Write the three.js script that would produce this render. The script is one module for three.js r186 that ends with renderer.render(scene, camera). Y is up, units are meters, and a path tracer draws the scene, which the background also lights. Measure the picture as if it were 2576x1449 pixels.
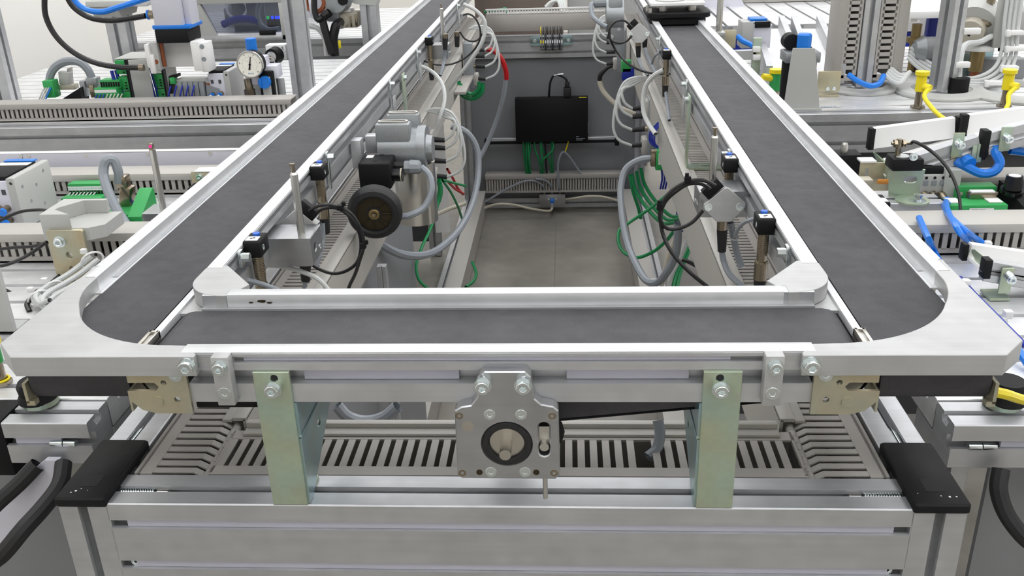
import * as THREE from 'three';
import { mergeGeometries, toCreasedNormals } from 'three/addons/utils/BufferGeometryUtils.js';
import { RoundedBoxGeometry } from 'three/addons/geometries/RoundedBoxGeometry.js';
import { RectAreaLightUniformsLib } from 'three/addons/lights/RectAreaLightUniformsLib.js';

// ---------------------------------------------------------------- camera, light, exposure
const scene = new THREE.Scene();
const camera = new THREE.PerspectiveCamera(34.3807, 2576 / 1449, 0.05, 40);
camera.position.copy(new THREE.Vector3(0.05363, 0.43791, 0.58448));
camera.rotation.copy(new THREE.Euler(-0.411113, 0.065658, -0.032902, 'YXZ'));
scene.add(camera);
const renderer = new THREE.WebGLRenderer({ antialias: true });
renderer.toneMapping = THREE.LinearToneMapping;
renderer.toneMappingExposure = 0.86;
renderer.shadowMap.enabled = true;
RectAreaLightUniformsLib.init();
scene.background = new THREE.Color(0x202020);
const LAMP = { colour: 0xfbfcff, power: 3.1, glow: 1.9 };          // ceiling panels
// the room (mm): table tops at y = 0, floor at -750
const ROOM = { x0: -1750, x1: 2900, z0: -7600, z1: 2600, y0: -750, y1: 2050 };
// ceiling panels: centre x, centre z, width, depth (mm)
const PANELS = [];
for (const x of [-1150, 50, 1250, 2400]) for (const z of [-6200, -4400, -2600, -800, 1000]) PANELS.push([x, z, 620, 1240]);

// ---------------------------------------------------------------- helpers
const MM = 0.001;
let seed = 7;
const rnd = () => { seed = (seed * 16807) % 2147483647; return seed / 2147483647; };
const V = (a) => new THREE.Vector3(a[0], a[1], a[2]);
function finish(g, crease = 0.6) {           // mm -> m, flat/creased normals, uv in metres by dominant axis
  if (g.index) g = g.toNonIndexed();
  g = g.clone();
  for (const k of Object.keys(g.attributes)) if (k !== 'position') g.deleteAttribute(k);
  g.scale(MM, MM, MM);
  g.computeVertexNormals();
  if (crease > 0) g = toCreasedNormals(g, crease);
  const p = g.attributes.position, n = p.count, uv = new Float32Array(n * 2);
  const a = new THREE.Vector3(), b = new THREE.Vector3(), c = new THREE.Vector3();
  for (let i = 0; i < n; i += 3) {
    a.fromBufferAttribute(p, i); b.fromBufferAttribute(p, i + 1); c.fromBufferAttribute(p, i + 2);
    b.sub(a); c.sub(a); b.cross(c);
    const ax = Math.abs(b.x), ay = Math.abs(b.y), az = Math.abs(b.z);
    for (let k = 0; k < 3; k++) {
      const x = p.getX(i + k), y = p.getY(i + k), z = p.getZ(i + k);
      const [u, v] = ay >= ax && ay >= az ? [x, z] : ax >= az ? [z, y] : [x, y];
      uv[(i + k) * 2] = u; uv[(i + k) * 2 + 1] = v;
    }
  }
  g.setAttribute('uv', new THREE.BufferAttribute(uv, 2));
  return g;
}
// raw geometries, all in mm
function box(x0, x1, y0, y1, z0, z1, r = 0) {
  const w = Math.abs(x1 - x0), h = Math.abs(y1 - y0), d = Math.abs(z1 - z0);
  const rr = Math.min(r, w / 2.01, h / 2.01, d / 2.01);
  const g = rr > 0 ? new RoundedBoxGeometry(w, h, d, 1, rr) : new THREE.BoxGeometry(w, h, d);
  g.translate((x0 + x1) / 2, (y0 + y1) / 2, (z0 + z1) / 2);
  return g;
}
const bxc = (c, s, r = 0) => box(c[0] - s[0] / 2, c[0] + s[0] / 2, c[1] - s[1] / 2, c[1] + s[1] / 2, c[2] - s[2] / 2, c[2] + s[2] / 2, r);
function cyl(p0, p1, r0, r1 = r0, seg = 16, open = false) {
  const a = V(p0), b = V(p1), d = b.clone().sub(a), L = d.length();
  const g = new THREE.CylinderGeometry(r1, r0, L, seg, 1, open);
  g.translate(0, L / 2, 0);
  g.applyQuaternion(new THREE.Quaternion().setFromUnitVectors(new THREE.Vector3(0, 1, 0), d.normalize()));
  g.translate(a.x, a.y, a.z);
  return g;
}
function tube(pts, r, seg = 8, n = 0, tension = 0.5) {
  const c = new THREE.CatmullRomCurve3(pts.map(V), false, 'centripetal', tension);
  return new THREE.TubeGeometry(c, n || Math.max(6, (pts.length - 1) * 7), r, seg, false);
}
function lathe(prof, p, dir = [0, 1, 0], seg = 24) {        // prof: [r, h] pairs
  const g = new THREE.LatheGeometry(prof.map(([r, h]) => new THREE.Vector2(r, h)), seg);
  g.applyQuaternion(new THREE.Quaternion().setFromUnitVectors(new THREE.Vector3(0, 1, 0), V(dir).normalize()));
  g.translate(p[0], p[1], p[2]);
  return g;
}
function shp(poly, holes = []) {
  const s = new THREE.Shape(poly.map(([a, b]) => new THREE.Vector2(a, b)));
  for (const h of holes) s.holes.push(new THREE.Path(h.map(([a, b]) => new THREE.Vector2(a, b))));
  return s;
}
const circ = (cx, cy, r, n = 16) => Array.from({ length: n }, (_, i) => [cx + r * Math.cos(i / n * 2 * Math.PI), cy + r * Math.sin(i / n * 2 * Math.PI)]);
function slotHole(cx, cy, w, h, n = 6) {     // stadium w wide, h tall
  const r = Math.min(w, h) / 2, o = [], dy = Math.max(0, h / 2 - r), dx = Math.max(0, w / 2 - r);
  for (let i = 0; i <= n; i++) { const a = i / n * Math.PI; o.push(dy > 0 ? [cx + r * Math.cos(a), cy + dy + r * Math.sin(a)] : [cx + dx + r * Math.sin(a), cy - r * Math.cos(a)]); }
  for (let i = 0; i <= n; i++) { const a = i / n * Math.PI; o.push(dy > 0 ? [cx - r * Math.cos(a), cy - dy - r * Math.sin(a)] : [cx - dx - r * Math.sin(a), cy + r * Math.cos(a)]); }
  return o;
}
function rrect(x0, x1, y0, y1, r, n = 4) {
  const o = [];
  for (const [cx, cy, a0] of [[x1 - r, y0 + r, -90], [x1 - r, y1 - r, 0], [x0 + r, y1 - r, 90], [x0 + r, y0 + r, 180]])
    for (let i = 0; i <= n; i++) { const a = (a0 + 90 * i / n) * Math.PI / 180; o.push([cx + r * Math.cos(a), cy + r * Math.sin(a)]); }
  return o;
}
// extrude an outline along an axis. z: (u,v)=(x,y)   x: (u,v)=(z,y)   y: (u,v)=(x,z)
function ext(axis, poly, a0, a1, holes = [], bev = 0) {
  const lo = Math.min(a0, a1), d = Math.abs(a1 - a0);
  let g = new THREE.ExtrudeGeometry(shp(poly, holes), bev > 0
    ? { depth: d - 2 * bev, bevelEnabled: true, bevelThickness: bev, bevelSize: bev, bevelOffset: -bev, bevelSegments: 1, curveSegments: 4 }
    : { depth: d, bevelEnabled: false, curveSegments: 4 });
  g = g.index ? g.toNonIndexed() : g;
  const p = g.attributes.position, off = lo + (bev > 0 ? bev : 0);
  for (let i = 0; i < p.count; i++) {
    const u = p.getX(i), v = p.getY(i), a = p.getZ(i) + off;
    if (axis === 'z') p.setXYZ(i, u, v, a); else if (axis === 'x') p.setXYZ(i, a, v, u); else p.setXYZ(i, u, a, v);
  }
  if (axis !== 'z') for (let i = 0; i < p.count; i += 3) {
    const t = [p.getX(i + 1), p.getY(i + 1), p.getZ(i + 1)];
    p.setXYZ(i + 1, p.getX(i + 2), p.getY(i + 2), p.getZ(i + 2)); p.setXYZ(i + 2, ...t);
  }
  return g;
}
// slotted aluminium section: outline u0..u1 x v0..v1, slots on the four sides (centres along the side)
function slotPoly(u0, u1, v0, v1, { b = [], t = [], l = [], r = [] } = {}, op = 8, lip = 4, cav = 17, dep = 11, ch = 1) {
  const o = [], up = (a) => [...a].sort((p, q) => p - q);
  b = up(b); t = up(t); l = up(l); r = up(r);
  const notch = (pt, dirU, dirV, inU, inV) => {
    const [cu, cv] = pt, h = op / 2, k = cav / 2;
    for (const [s, d] of [[-h, 0], [-h, lip], [-k, lip], [-k + 4, dep], [k - 4, dep], [k, lip], [h, lip], [h, 0]])
      o.push([cu + dirU * s + inU * d, cv + dirV * s + inV * d]);
  };
  o.push([u0 + ch, v0]); for (const c of b) notch([c, v0], 1, 0, 0, 1);
  o.push([u1 - ch, v0], [u1, v0 + ch]); for (const c of r) notch([u1, c], 0, 1, -1, 0);
  o.push([u1, v1 - ch], [u1 - ch, v1]); for (const c of [...t].reverse()) notch([c, v1], -1, 0, 0, -1);
  o.push([u0 + ch, v1], [u0, v1 - ch]); for (const c of [...l].reverse()) notch([u0, c], 0, -1, 1, 0);
  o.push([u0, v0 + ch]);
  return o;
}
const prof = (axis, a0, a1, u0, u1, v0, v1, slots, ...k) => ext(axis, slotPoly(u0, u1, v0, v1, slots, ...k), a0, a1);
function turn(g, c, rx, ry, rz) {            // rotate a raw geometry about a point (degrees)
  g.translate(-c[0], -c[1], -c[2]);
  g.applyMatrix4(new THREE.Matrix4().makeRotationFromEuler(new THREE.Euler(rx * Math.PI / 180, ry * Math.PI / 180, rz * Math.PI / 180, 'YXZ')));
  g.translate(c[0], c[1], c[2]);
  return g;
}
// ---------------------------------------------------------------- things and parts
const used = {};
const numbered = (n) => { used[n] = (used[n] || 0) + 1; return used[n] === 1 ? n : n + '_' + String(used[n] - 1).padStart(3, '0'); };
const THINGS = [];
function thing(name, label, category, group) {
  const o = new THREE.Group(); o.name = numbered(name); o.userData = { label, category };
  if (group) o.userData.group = group;
  scene.add(o); THINGS.push(o);
  return o;
}
function struct(name, label, category) { const o = thing(name, label, category); o.userData.kind = 'structure'; return o; }
const GEO = new Map();
function mergeRaw(gs, crease) {
  const list = (Array.isArray(gs) ? gs : [gs]).map((g) => finish(g, crease));
  return list.length === 1 ? list[0] : mergeGeometries(list, false);
}
function part(parent, name, gs, mat, crease = 0.6) {
  const m = new THREE.Mesh(mergeRaw(gs, crease), mat);
  m.name = name; m.castShadow = m.receiveShadow = true;
  parent.add(m);
  return m;
}
// a shared geometry placed many times: pos in mm, dir = local y axis
const shared = (gs, crease) => mergeRaw(gs, crease);
function place(parent, name, geo, mat, pos, dir = null, s = 1, spin = 0) {
  const m = new THREE.Mesh(geo, mat);
  m.name = name; m.castShadow = m.receiveShadow = true;
  if (dir) m.quaternion.setFromUnitVectors(new THREE.Vector3(0, 1, 0), V(dir).normalize());
  if (spin) m.rotateY(spin);
  m.position.set(pos[0] * MM, pos[1] * MM, pos[2] * MM); m.scale.setScalar(s);
  parent.add(m);
  return m;
}
function solo(name, label, category, gs, mat, group, crease) {    // a thing that is a single mesh
  const m = part(scene, numbered(name), gs, mat, crease);
  m.userData = { label, category }; if (group) m.userData.group = group;
  return m;
}
// ---------------------------------------------------------------- materials
function dataTex(n, fn, rep, srgb = false) {
  const d = new Uint8Array(n * n * 4);
  for (let y = 0; y < n; y++) for (let x = 0; x < n; x++) {
    const c = fn(x, y), i = (y * n + x) * 4;
    if (Array.isArray(c)) { d[i] = c[0]; d[i + 1] = c[1]; d[i + 2] = c[2]; } else d[i] = d[i + 1] = d[i + 2] = c;
    d[i + 3] = 255;
  }
  const t = new THREE.DataTexture(d, n, n);
  t.wrapS = t.wrapT = THREE.RepeatWrapping; t.magFilter = THREE.LinearFilter; t.minFilter = THREE.LinearMipmapLinearFilter; t.generateMipmaps = true;
  t.repeat.set(rep[0], rep[1]); if (srgb) t.colorSpace = THREE.SRGBColorSpace;
  t.needsUpdate = true;
  return t;
}
// tiling value noise
function vnoise(n, cx, cy) {
  const g = Array.from({ length: cx * cy }, rnd);
  const sm = (t) => t * t * (3 - 2 * t);
  return (x, y) => {
    const fx = x / n * cx, fy = y / n * cy, x0 = Math.floor(fx) % cx, y0 = Math.floor(fy) % cy, x1 = (x0 + 1) % cx, y1 = (y0 + 1) % cy;
    const tx = sm(fx - Math.floor(fx)), ty = sm(fy - Math.floor(fy));
    return (g[y0 * cx + x0] * (1 - tx) + g[y0 * cx + x1] * tx) * (1 - ty) + (g[y1 * cx + x0] * (1 - tx) + g[y1 * cx + x1] * tx) * ty;
  };
}
const cl = (v) => Math.max(0, Math.min(255, Math.round(v)));
const N1 = vnoise(256, 8, 8), N2 = vnoise(256, 32, 32), N3 = vnoise(256, 128, 128), N4 = vnoise(256, 4, 128), N5 = vnoise(256, 3, 5);
const grainRough = dataTex(256, (x, y) => cl(190 + 14 * (N2(x, y) - .5) + 14 * (N3(x, y) - .5) + 26 * (N1(x, y) - .5)), [5, 5]);
const grainBump = dataTex(256, (x, y) => cl(128 + 120 * (N3(x, y) - .5) + 40 * (N2(x, y) - .5)), [12, 12]);
const dimple = dataTex(256, (x, y) => cl(128 + 170 * (N2(x, y) - .5) + 30 * (N3(x, y) - .5)), [4, 4]);
const alloyTint = dataTex(256, (x, y) => { const v = 240 + 16 * (N1(x, y) - .5) + 10 * (N2(x, y) - .5) + 8 * (N4(x, y) - .5); return [cl(v - 1), cl(v), cl(v + 1)]; }, [3, 3], true);
const zincTint = dataTex(256, (x, y) => { const a = N5(x, y), b = N1(x, y), k = N2(x, y); return [cl(226 + 18 * (a - .5) + 7 * (k - .5)), cl(232 + 14 * (b - .5) + 7 * (k - .5)), cl(224 + 22 * (b - a) + 7 * (k - .5))]; }, [9, 9], true);
const beltTint = dataTex(512, (x, y) => { const v = 222 + 22 * (N1(x / 2, y / 2) - .5) + 20 * (N2(x / 2, y / 2) - .5) + 26 * (rnd() - .5); return [cl(v), cl(v), cl(v)]; }, [4, 4], true);
const floorTint = dataTex(512, (x, y) => { const v = 226 + 34 * (N1(x / 2, y / 2) - .5) + 16 * (N2(x / 2, y / 2) - .5) + 8 * (rnd() - .5); return [cl(v), cl(v - 2), cl(v - 6)]; }, [1.1, 1.1], true);
function std(c, o = {}) { return new THREE.MeshStandardMaterial({ color: c, roughness: 0.5, metalness: 0, side: THREE.DoubleSide, ...o }); }
const matt = (c, o = {}) => new THREE.MeshPhysicalMaterial({ color: c, roughness: 0.6, metalness: 0, specularIntensity: 0.45, side: THREE.DoubleSide, ...o });
const M = {
  alloy: std(0xcdced0, { metalness: 0.7, roughness: 0.6, map: alloyTint, roughnessMap: grainRough }),
  plate: std(0xbfbfbe, { metalness: 0.35, roughness: 0.6, map: alloyTint, roughnessMap: grainRough, bumpMap: grainBump, bumpScale: 0.00004 }),
  rail: std(0xe9eaeb, { metalness: 0.5, roughness: 0.55, map: alloyTint, roughnessMap: grainRough }),
  milled: std(0xbfc0c2, { metalness: 0.9, roughness: 0.42, map: alloyTint, roughnessMap: grainRough }),
  steel: std(0xd4d2cd, { metalness: 1, roughness: 0.28 }),
  chrome: std(0xe2eaec, { metalness: 1, roughness: 0.2 }),
  nickel: std(0x9c917f, { metalness: 1, roughness: 0.24 }),
  brass: std(0x8c7a55, { metalness: 0.9, roughness: 0.45 }),
  zinc: std(0xc8d2c4, { metalness: 0.7, roughness: 0.45, map: zincTint }),
  zincBlue: std(0xbdd2dd, { metalness: 0.8, roughness: 0.35, map: zincTint }),
  zincWarm: std(0xd2c6b2, { metalness: 0.7, roughness: 0.42, map: zincTint }),
  cast: std(0x9da1a4, { metalness: 0.7, roughness: 0.45, bumpMap: grainBump, bumpScale: 0.0002 }),
  belt: matt(0x545357, { roughness: 0.58, map: beltTint, bumpMap: grainBump, bumpScale: 0.00015 }),
  rubber: std(0x1c1c1e, { roughness: 0.6, bumpMap: grainBump, bumpScale: 0.0001 }),
  black: matt(0x161618, { roughness: 0.6 }),
  blackGloss: std(0x141416, { roughness: 0.25 }),
  hole: std(0x0c0c0c, { roughness: 0.9 }),
  duct: std(0xa9a5a0, { roughness: 0.55, bumpMap: grainBump, bumpScale: 0.00005 }),
  lid: std(0xb3b0aa, { roughness: 0.5, bumpMap: grainBump, bumpScale: 0.00005 }),
  greyPlastic: std(0x8d9296, { roughness: 0.5 }),
  whitePlastic: std(0xe9e9e8, { roughness: 0.5 }),
  white: std(0xf1f1f0, { roughness: 0.55 }),
  panelGrey: std(0x87898c, { roughness: 0.5, metalness: 0.1, bumpMap: grainBump, bumpScale: 0.00008 }),
  paint: std(0xf6f4ef, { roughness: 0.9 }),
  ceiling: std(0xededeb, { roughness: 0.95 }),
  floor: std(0xa19e98, { roughness: 0.38, map: floorTint }),
  green: std(0x2f9e52, { roughness: 0.5 }),
  greenWire: std(0x13824a, { roughness: 0.4 }),
  blue: std(0x1577d8, { roughness: 0.35 }),
  blueDot: std(0x1d5fc4, { roughness: 0.4 }),
  blueWire: std(0x1b2f9c, { roughness: 0.4 }),
  hose: std(0x1d7be0, { roughness: 0.3 }),
  red: std(0xb4151a, { roughness: 0.35 }),
  yellow: std(0xf0dc1e, { roughness: 0.4 }),
  cableGrey: std(0x8e949b, { roughness: 0.45 }),
  cableLight: std(0xc9cccb, { roughness: 0.45 }),
  cableBeige: std(0xb9b3a3, { roughness: 0.45 }),
  cableBlack: std(0x19181a, { roughness: 0.35 }),
  darkPanel: std(0x45464a, { roughness: 0.55 }),
  oak: std(0x6e625a, { roughness: 0.6 }),
  lilac: std(0xd3d3de, { roughness: 0.45 }),
  greySoft: std(0xb4b5b2, { roughness: 0.5 }),
  hubDark: std(0x38301f, { metalness: 0.5, roughness: 0.5 }),
  nickelLight: std(0xc6c2ba, { metalness: 1, roughness: 0.3 }),
  cover: std(0xc4c4d2, { roughness: 0.45 }),
  beltCross: matt(0x545357, { roughness: 0.56, map: beltTint, bumpMap: dimple, bumpScale: 0.0005 }),
  deckPlateLit: std(0xefefef, { metalness: 0.5, roughness: 0.5, map: alloyTint, roughnessMap: grainRough }),  // alloy lightened: ceiling light reflected off top faces is put into the colour
  orange: std(0xd08a3c, { roughness: 0.45 }),
  copper: std(0x9a5a3c, { metalness: 0.6, roughness: 0.5 }),
  magenta: std(0xe0218a, { roughness: 0.4, emissive: 0xff1f8f, emissiveIntensity: 0.6 }),
  glass: new THREE.MeshPhysicalMaterial({ color: 0xb9bdc6, roughness: 0.05, transmission: 1, thickness: 0, ior: 1.45, side: THREE.DoubleSide }),
};
// shared hardware (local: head on +y, origin at the seat)
const SCREW = shared([ext('y', circ(0, 0, 5, 18), 1.2, 6, [circ(0, 0, 2.4, 6)], 0.4), cyl([0, 0, 0], [0, 1.5, 0], 6.4, 6.4, 18), cyl([0, 1.5, 0], [0, 2.2, 0], 3, 3, 6)], 0.5);
const FLUSH = shared([ext('y', circ(0, 0, 5, 18), 0, 0.8, [circ(0, 0, 2.2, 6)], 0.2), cyl([0, -1, 0], [0, 0.2, 0], 3, 3, 6)], 0.5);
const screw = (t, pos, dir, s = 1, mat = M.chrome) => place(t, 'screw', SCREW, mat, pos, dir, s, rnd());
const flush = (t, pos, dir, s = 1, mat = M.chrome) => place(t, 'screw', FLUSH, mat, pos, dir, s, rnd());

// flat printed face: canvas drawn lettering on a thin rectangle.  face: 'z' looks to +z, 'y' looks up
function print(parent, name, w, h, pos, draw, face = 'z', res = 6, tilt = 0) {
  const c = document.createElement('canvas'); c.width = Math.max(16, Math.round(w * res)); c.height = Math.max(16, Math.round(h * res));
  const x = c.getContext('2d'); draw(x, c.width, c.height);
  const t = new THREE.CanvasTexture(c); t.colorSpace = THREE.SRGBColorSpace; t.magFilter = THREE.LinearFilter;
  const m = new THREE.Mesh(new THREE.PlaneGeometry(w * MM, h * MM), new THREE.MeshStandardMaterial({ map: t, roughness: 0.5 }));
  m.name = name; m.castShadow = m.receiveShadow = true; m.position.set(pos[0] * MM, pos[1] * MM, pos[2] * MM);
  if (face === 'y') m.rotation.x = -Math.PI / 2;
  if (tilt) m.rotateY(tilt);
  parent.add(m); return m;
}
// straight bar between two points with a rectangular or given outline (across, up)
function bar(p0, p1, poly, holes = []) {
  const a = V(p0), b = V(p1), d = b.clone().sub(a), L = d.length(); d.normalize();
  const side = new THREE.Vector3(0, 1, 0).cross(d).normalize(), up = d.clone().cross(side);
  const g = ext('z', poly, 0, L, holes);
  g.applyMatrix4(new THREE.Matrix4().makeBasis(side, up, d)); g.translate(a.x, a.y, a.z);
  return g;
}
const rectPoly = (w0, w1, h0, h1) => [[w0, h0], [w1, h0], [w1, h1], [w0, h1]];
const pb = (a, b, d, r = 0) => box(Math.min(a[0], b[0]), Math.max(a[0], b[0]), Math.min(a[1], b[1]), Math.max(a[1], b[1]), a[2] - d, a[2], r);   // box from two corners of its front face
// upright slotted duct standing on a deck, fingers facing the viewer
function standDuct(label, x0, x1, zf, h, depth, mat = M.duct, lidMat = M.lid, y0 = 0) {
  const t = thing('cable_duct', label, 'cable duct');
  part(t, 'duct_body', [box(x0, x1, y0, y0 + 2, zf - depth, zf), box(x0, x1, y0, y0 + h - 2, zf - depth, zf - depth + 2), box(x0, x1, y0, y0 + h * 0.2, zf - 1.6, zf)], mat);
  part(t, 'duct_lid', [box(x0, x1, y0 + h - 3, y0 + h, zf - depth - 2, zf + 2, 1), box(x0, x1, y0 + h - 11, y0 + h - 1, zf - 0.4, zf + 2.2, 0.6)], lidMat);
  const f = shared(box(-3.1, 3.1, h * 0.18, h - 9, -1.6, 0), 0);
  for (let x = x0 + 6; x < x1 - 4; x += 10.5) place(t, 'finger', f, mat, [x, y0, zf]);
  return t;
}
const txt = (x, s, px, py, size, col = '#222', bold = true) => { x.fillStyle = col; x.font = `${bold ? 'bold ' : ''}${size}px sans-serif`; x.textAlign = 'center'; x.textBaseline = 'middle'; x.fillText(s, px, py); };
// ---------------------------------------------------------------- the room
{
  const { x0, x1, z0, z1, y0, y1 } = ROOM;
  const one = (name, label, cat, g, m) => { const o = part(scene, name, g, m, 0); o.userData = { label, category: cat, kind: 'structure' }; return o; };
  one('floor', 'beige vinyl floor with a fine seam under the conveyor table', 'floor', [box(x0, 8, y0 - 60, y0, z0, z1), box(11, x1, y0 - 60, y0, z0, z1), box(8, 11, y0 - 60, y0 - 2, z0, z1)], M.floor);
  one('ceiling', 'white ceiling of the laboratory above the frame', 'ceiling', box(x0, x1, y1, y1 + 80, z0, z1), M.ceiling);
  one('wall_left', 'plain off white wall behind the left hand stations', 'wall', box(x0 - 80, x0, y0, y1, z0, z1), M.paint);
  one('wall_right', 'plain off white wall beyond the right hand stations', 'wall', box(x1, x1 + 80, y0, y1, z0, z1), M.paint);
  one('wall_back', 'plain off white wall at the far end of the laboratory', 'wall', box(x0, x1, y0, y1, z0 - 80, z0), M.paint);
  one('wall_front', 'plain off white wall behind the viewpoint', 'wall', box(x0, x1, y0, y1, z1, z1 + 80), M.paint);
  const lampGlow = std(0xffffff, { emissive: LAMP.colour, emissiveIntensity: LAMP.glow });
  for (const [x, z, w, d] of PANELS) {
    const t = thing('ceiling_panel_light', 'square edged white ceiling light panel, outside the picture', 'light', 'ceiling light panels');
    part(t, 'housing', [box(x - w / 2 - 15, x + w / 2 + 15, y1 - 22, y1, z - d / 2 - 15, z - d / 2), box(x - w / 2 - 15, x + w / 2 + 15, y1 - 22, y1, z + d / 2, z + d / 2 + 15),
      box(x - w / 2 - 15, x - w / 2, y1 - 22, y1, z - d / 2, z + d / 2), box(x + w / 2, x + w / 2 + 15, y1 - 22, y1, z - d / 2, z + d / 2)], M.white, 0);
    part(t, 'diffuser', box(x - w / 2, x + w / 2, y1 - 14, y1 - 4, z - d / 2, z + d / 2), lampGlow, 0);
    const l = new THREE.RectAreaLight(LAMP.colour, LAMP.power, w * MM, d * MM);
    l.position.set(x * MM, (y1 - 18) * MM, z * MM); l.rotation.x = -Math.PI / 2; l.castShadow = true;
    t.add(l);
  }
}
// ---------------------------------------------------------------- the long table that carries the conveyors
const ZB = -2900;                                   // rear end of the table
{
  const t = thing('table_frame', 'long aluminium profile table frame with black corner caps under the conveyors', 'table frame');
  for (const s of [-1, 1]) {
    const a = s < 0 ? -350 : 310, b = s < 0 ? -310 : 350;
    part(t, 'post', ext('y', slotPoly(a, b, -80, 0, { t: [(a + b) / 2], b: [(a + b) / 2], l: [-20, -60], r: [-20, -60] }), -745, -3), M.alloy);
    const c = part(t, 'post_cap', [ext('y', rrect(a - 1, b + 1, -83, 2, 3), -3, 6, [], 1.6)], M.black, 0.9);
    part(c, 'cap_plug', [box((a + b) / 2 - 7, (a + b) / 2 + 7, 5.6, 6.25, -30, -14)], M.black);
    part(t, 'side_rail', prof('z', ZB, -82, a, b, -80, 0, { t: [(a + b) / 2], l: [-20, -60], r: [-20, -60] }), M.alloy);
    part(t, 'rear_post', ext('y', slotPoly(a, b, ZB - 40, ZB, { t: [(a + b) / 2], b: [(a + b) / 2], l: [ZB - 20], r: [ZB - 20] }), -745, 0), M.alloy);
    part(t, 'bottom_rail', prof('z', ZB, -82, a, b, -740, -700, { t: [(a + b) / 2], l: [-720], r: [-720] }), M.alloy);
    // connecting rod lying in the slot of the side rail, and the spring in the front beam
    part(t, 'connector_rod', [cyl([s * 330, -5, -84], [s * 330, -5, -112], 3.4, 3.4, 12), cyl([s * 330, -5, -112], [s * 330, -5, -118], 2.2, 2.2, 10)], M.chrome);
    part(t, 'connector_spring', Array.from({ length: 14 }, (_, i) => { const g = new THREE.TorusGeometry(3.2, 0.8, 6, 12); g.rotateY(Math.PI / 2); g.translate(s * (306 - i * 2), -4, -20); return g; }), M.chrome);
    part(t, 'connector_bolt', cyl([s * 277, -4, -20], [s * 268, -4, -20], 3, 3, 12), M.steel);
    screw(t, [s * 299, -60, -9], [0, 0, 1], 0.9);
  }
  part(t, 'front_beam', prof('x', -310, 310, -40, 0, -80, 0, { t: [-20], b: [-20], r: [-20, -60], l: [-20, -60] }), M.alloy);
  for (const y of [-20, -60]) part(t, 'slot_cover', box(-298, 299, y - 3.9, y + 3.9, -6, -2.6, 0.6), M.cover);
  part(t, 'lower_beam', prof('x', -310, 310, -40, 0, -740, -700, { t: [-20], r: [-720], l: [-720] }), M.alloy);
  part(t, 'rear_beam', prof('x', -310, 310, ZB - 40, ZB, -160, -80, { r: [-100, -140] }), M.alloy);
  part(t, 'rear_bottom_beam', prof('x', -310, 310, ZB - 40, ZB, -740, -700, { r: [-720] }), M.alloy);
  part(t, 'back_panel', box(-312, 312, -705, -160, ZB - 24, ZB - 18), M.panelGrey);
}
// ---------------------------------------------------------------- slotted cable ducts
{
  const fx = shared(box(-3.1, 3.1, -1.4, 0, -21.5, 21.5, 0.3), 0.4);
  const t = thing('cable_duct', 'short grey slotted cable duct lying behind the front beam', 'cable duct');
  part(t, 'duct_body', [box(-243, 243, -72, -70, -108, -42), box(-243, 243, -72, -2, -44, -42), box(-243, 243, -3, -1, -54, -42), box(-243, 243, -3, -1, -108, -95)], M.duct);
  part(t, 'rear_wall', box(-243, 243, -70, -3, -109.5, -108), M.duct);
  for (const [a, b] of [[-232, 232]]) part(t, 'duct_lid', [box(a, b, -3, 6, -116, -109, 1), box(a, b, -1, 1.6, -109, -99, 0.6), box(a, b, -74, 4, -118, -115.5)], M.lid);
  for (let x = -238; x < 240; x += 10.4) {
    if (x > 113 && x < 124) continue;               // a finger is broken out where a cable dives in
    place(t, 'finger', fx, M.duct, [x, -1.2, -74.5]);
  }
  part(t, 'end_edge', box(-243, -241, -4, -1, -108, -44), M.duct);
  part(t, 'end_edge', box(241, 243, -4, -1, -108, -44), M.duct);
  // cables seen through the slots
  const wires = (name, label, cat, list, mat) => list.forEach((pts) => solo(name, label, cat, tube(pts, pts.r || 3.2, 8), mat, label));
  wires('duct_cable', 'grey cable lying inside the front slotted duct', 'cable', [[[60, -30, -66], [140, -26, -62], [230, -30, -66]], [[62, -34, -56], [120, -36, -58], [238, -38, -56]], [[40, -40, -72], [150, -44, -74], [236, -42, -74]]], M.cableGrey);
  wires('duct_wire', 'green cable end lying inside the front slotted duct', 'cable', [[[-140, -32, -58], [-110, -28, -60], [-80, -30, -58]], [[-135, -40, -66], [-100, -36, -64], [-70, -40, -64]]], M.greenWire);
}
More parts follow.
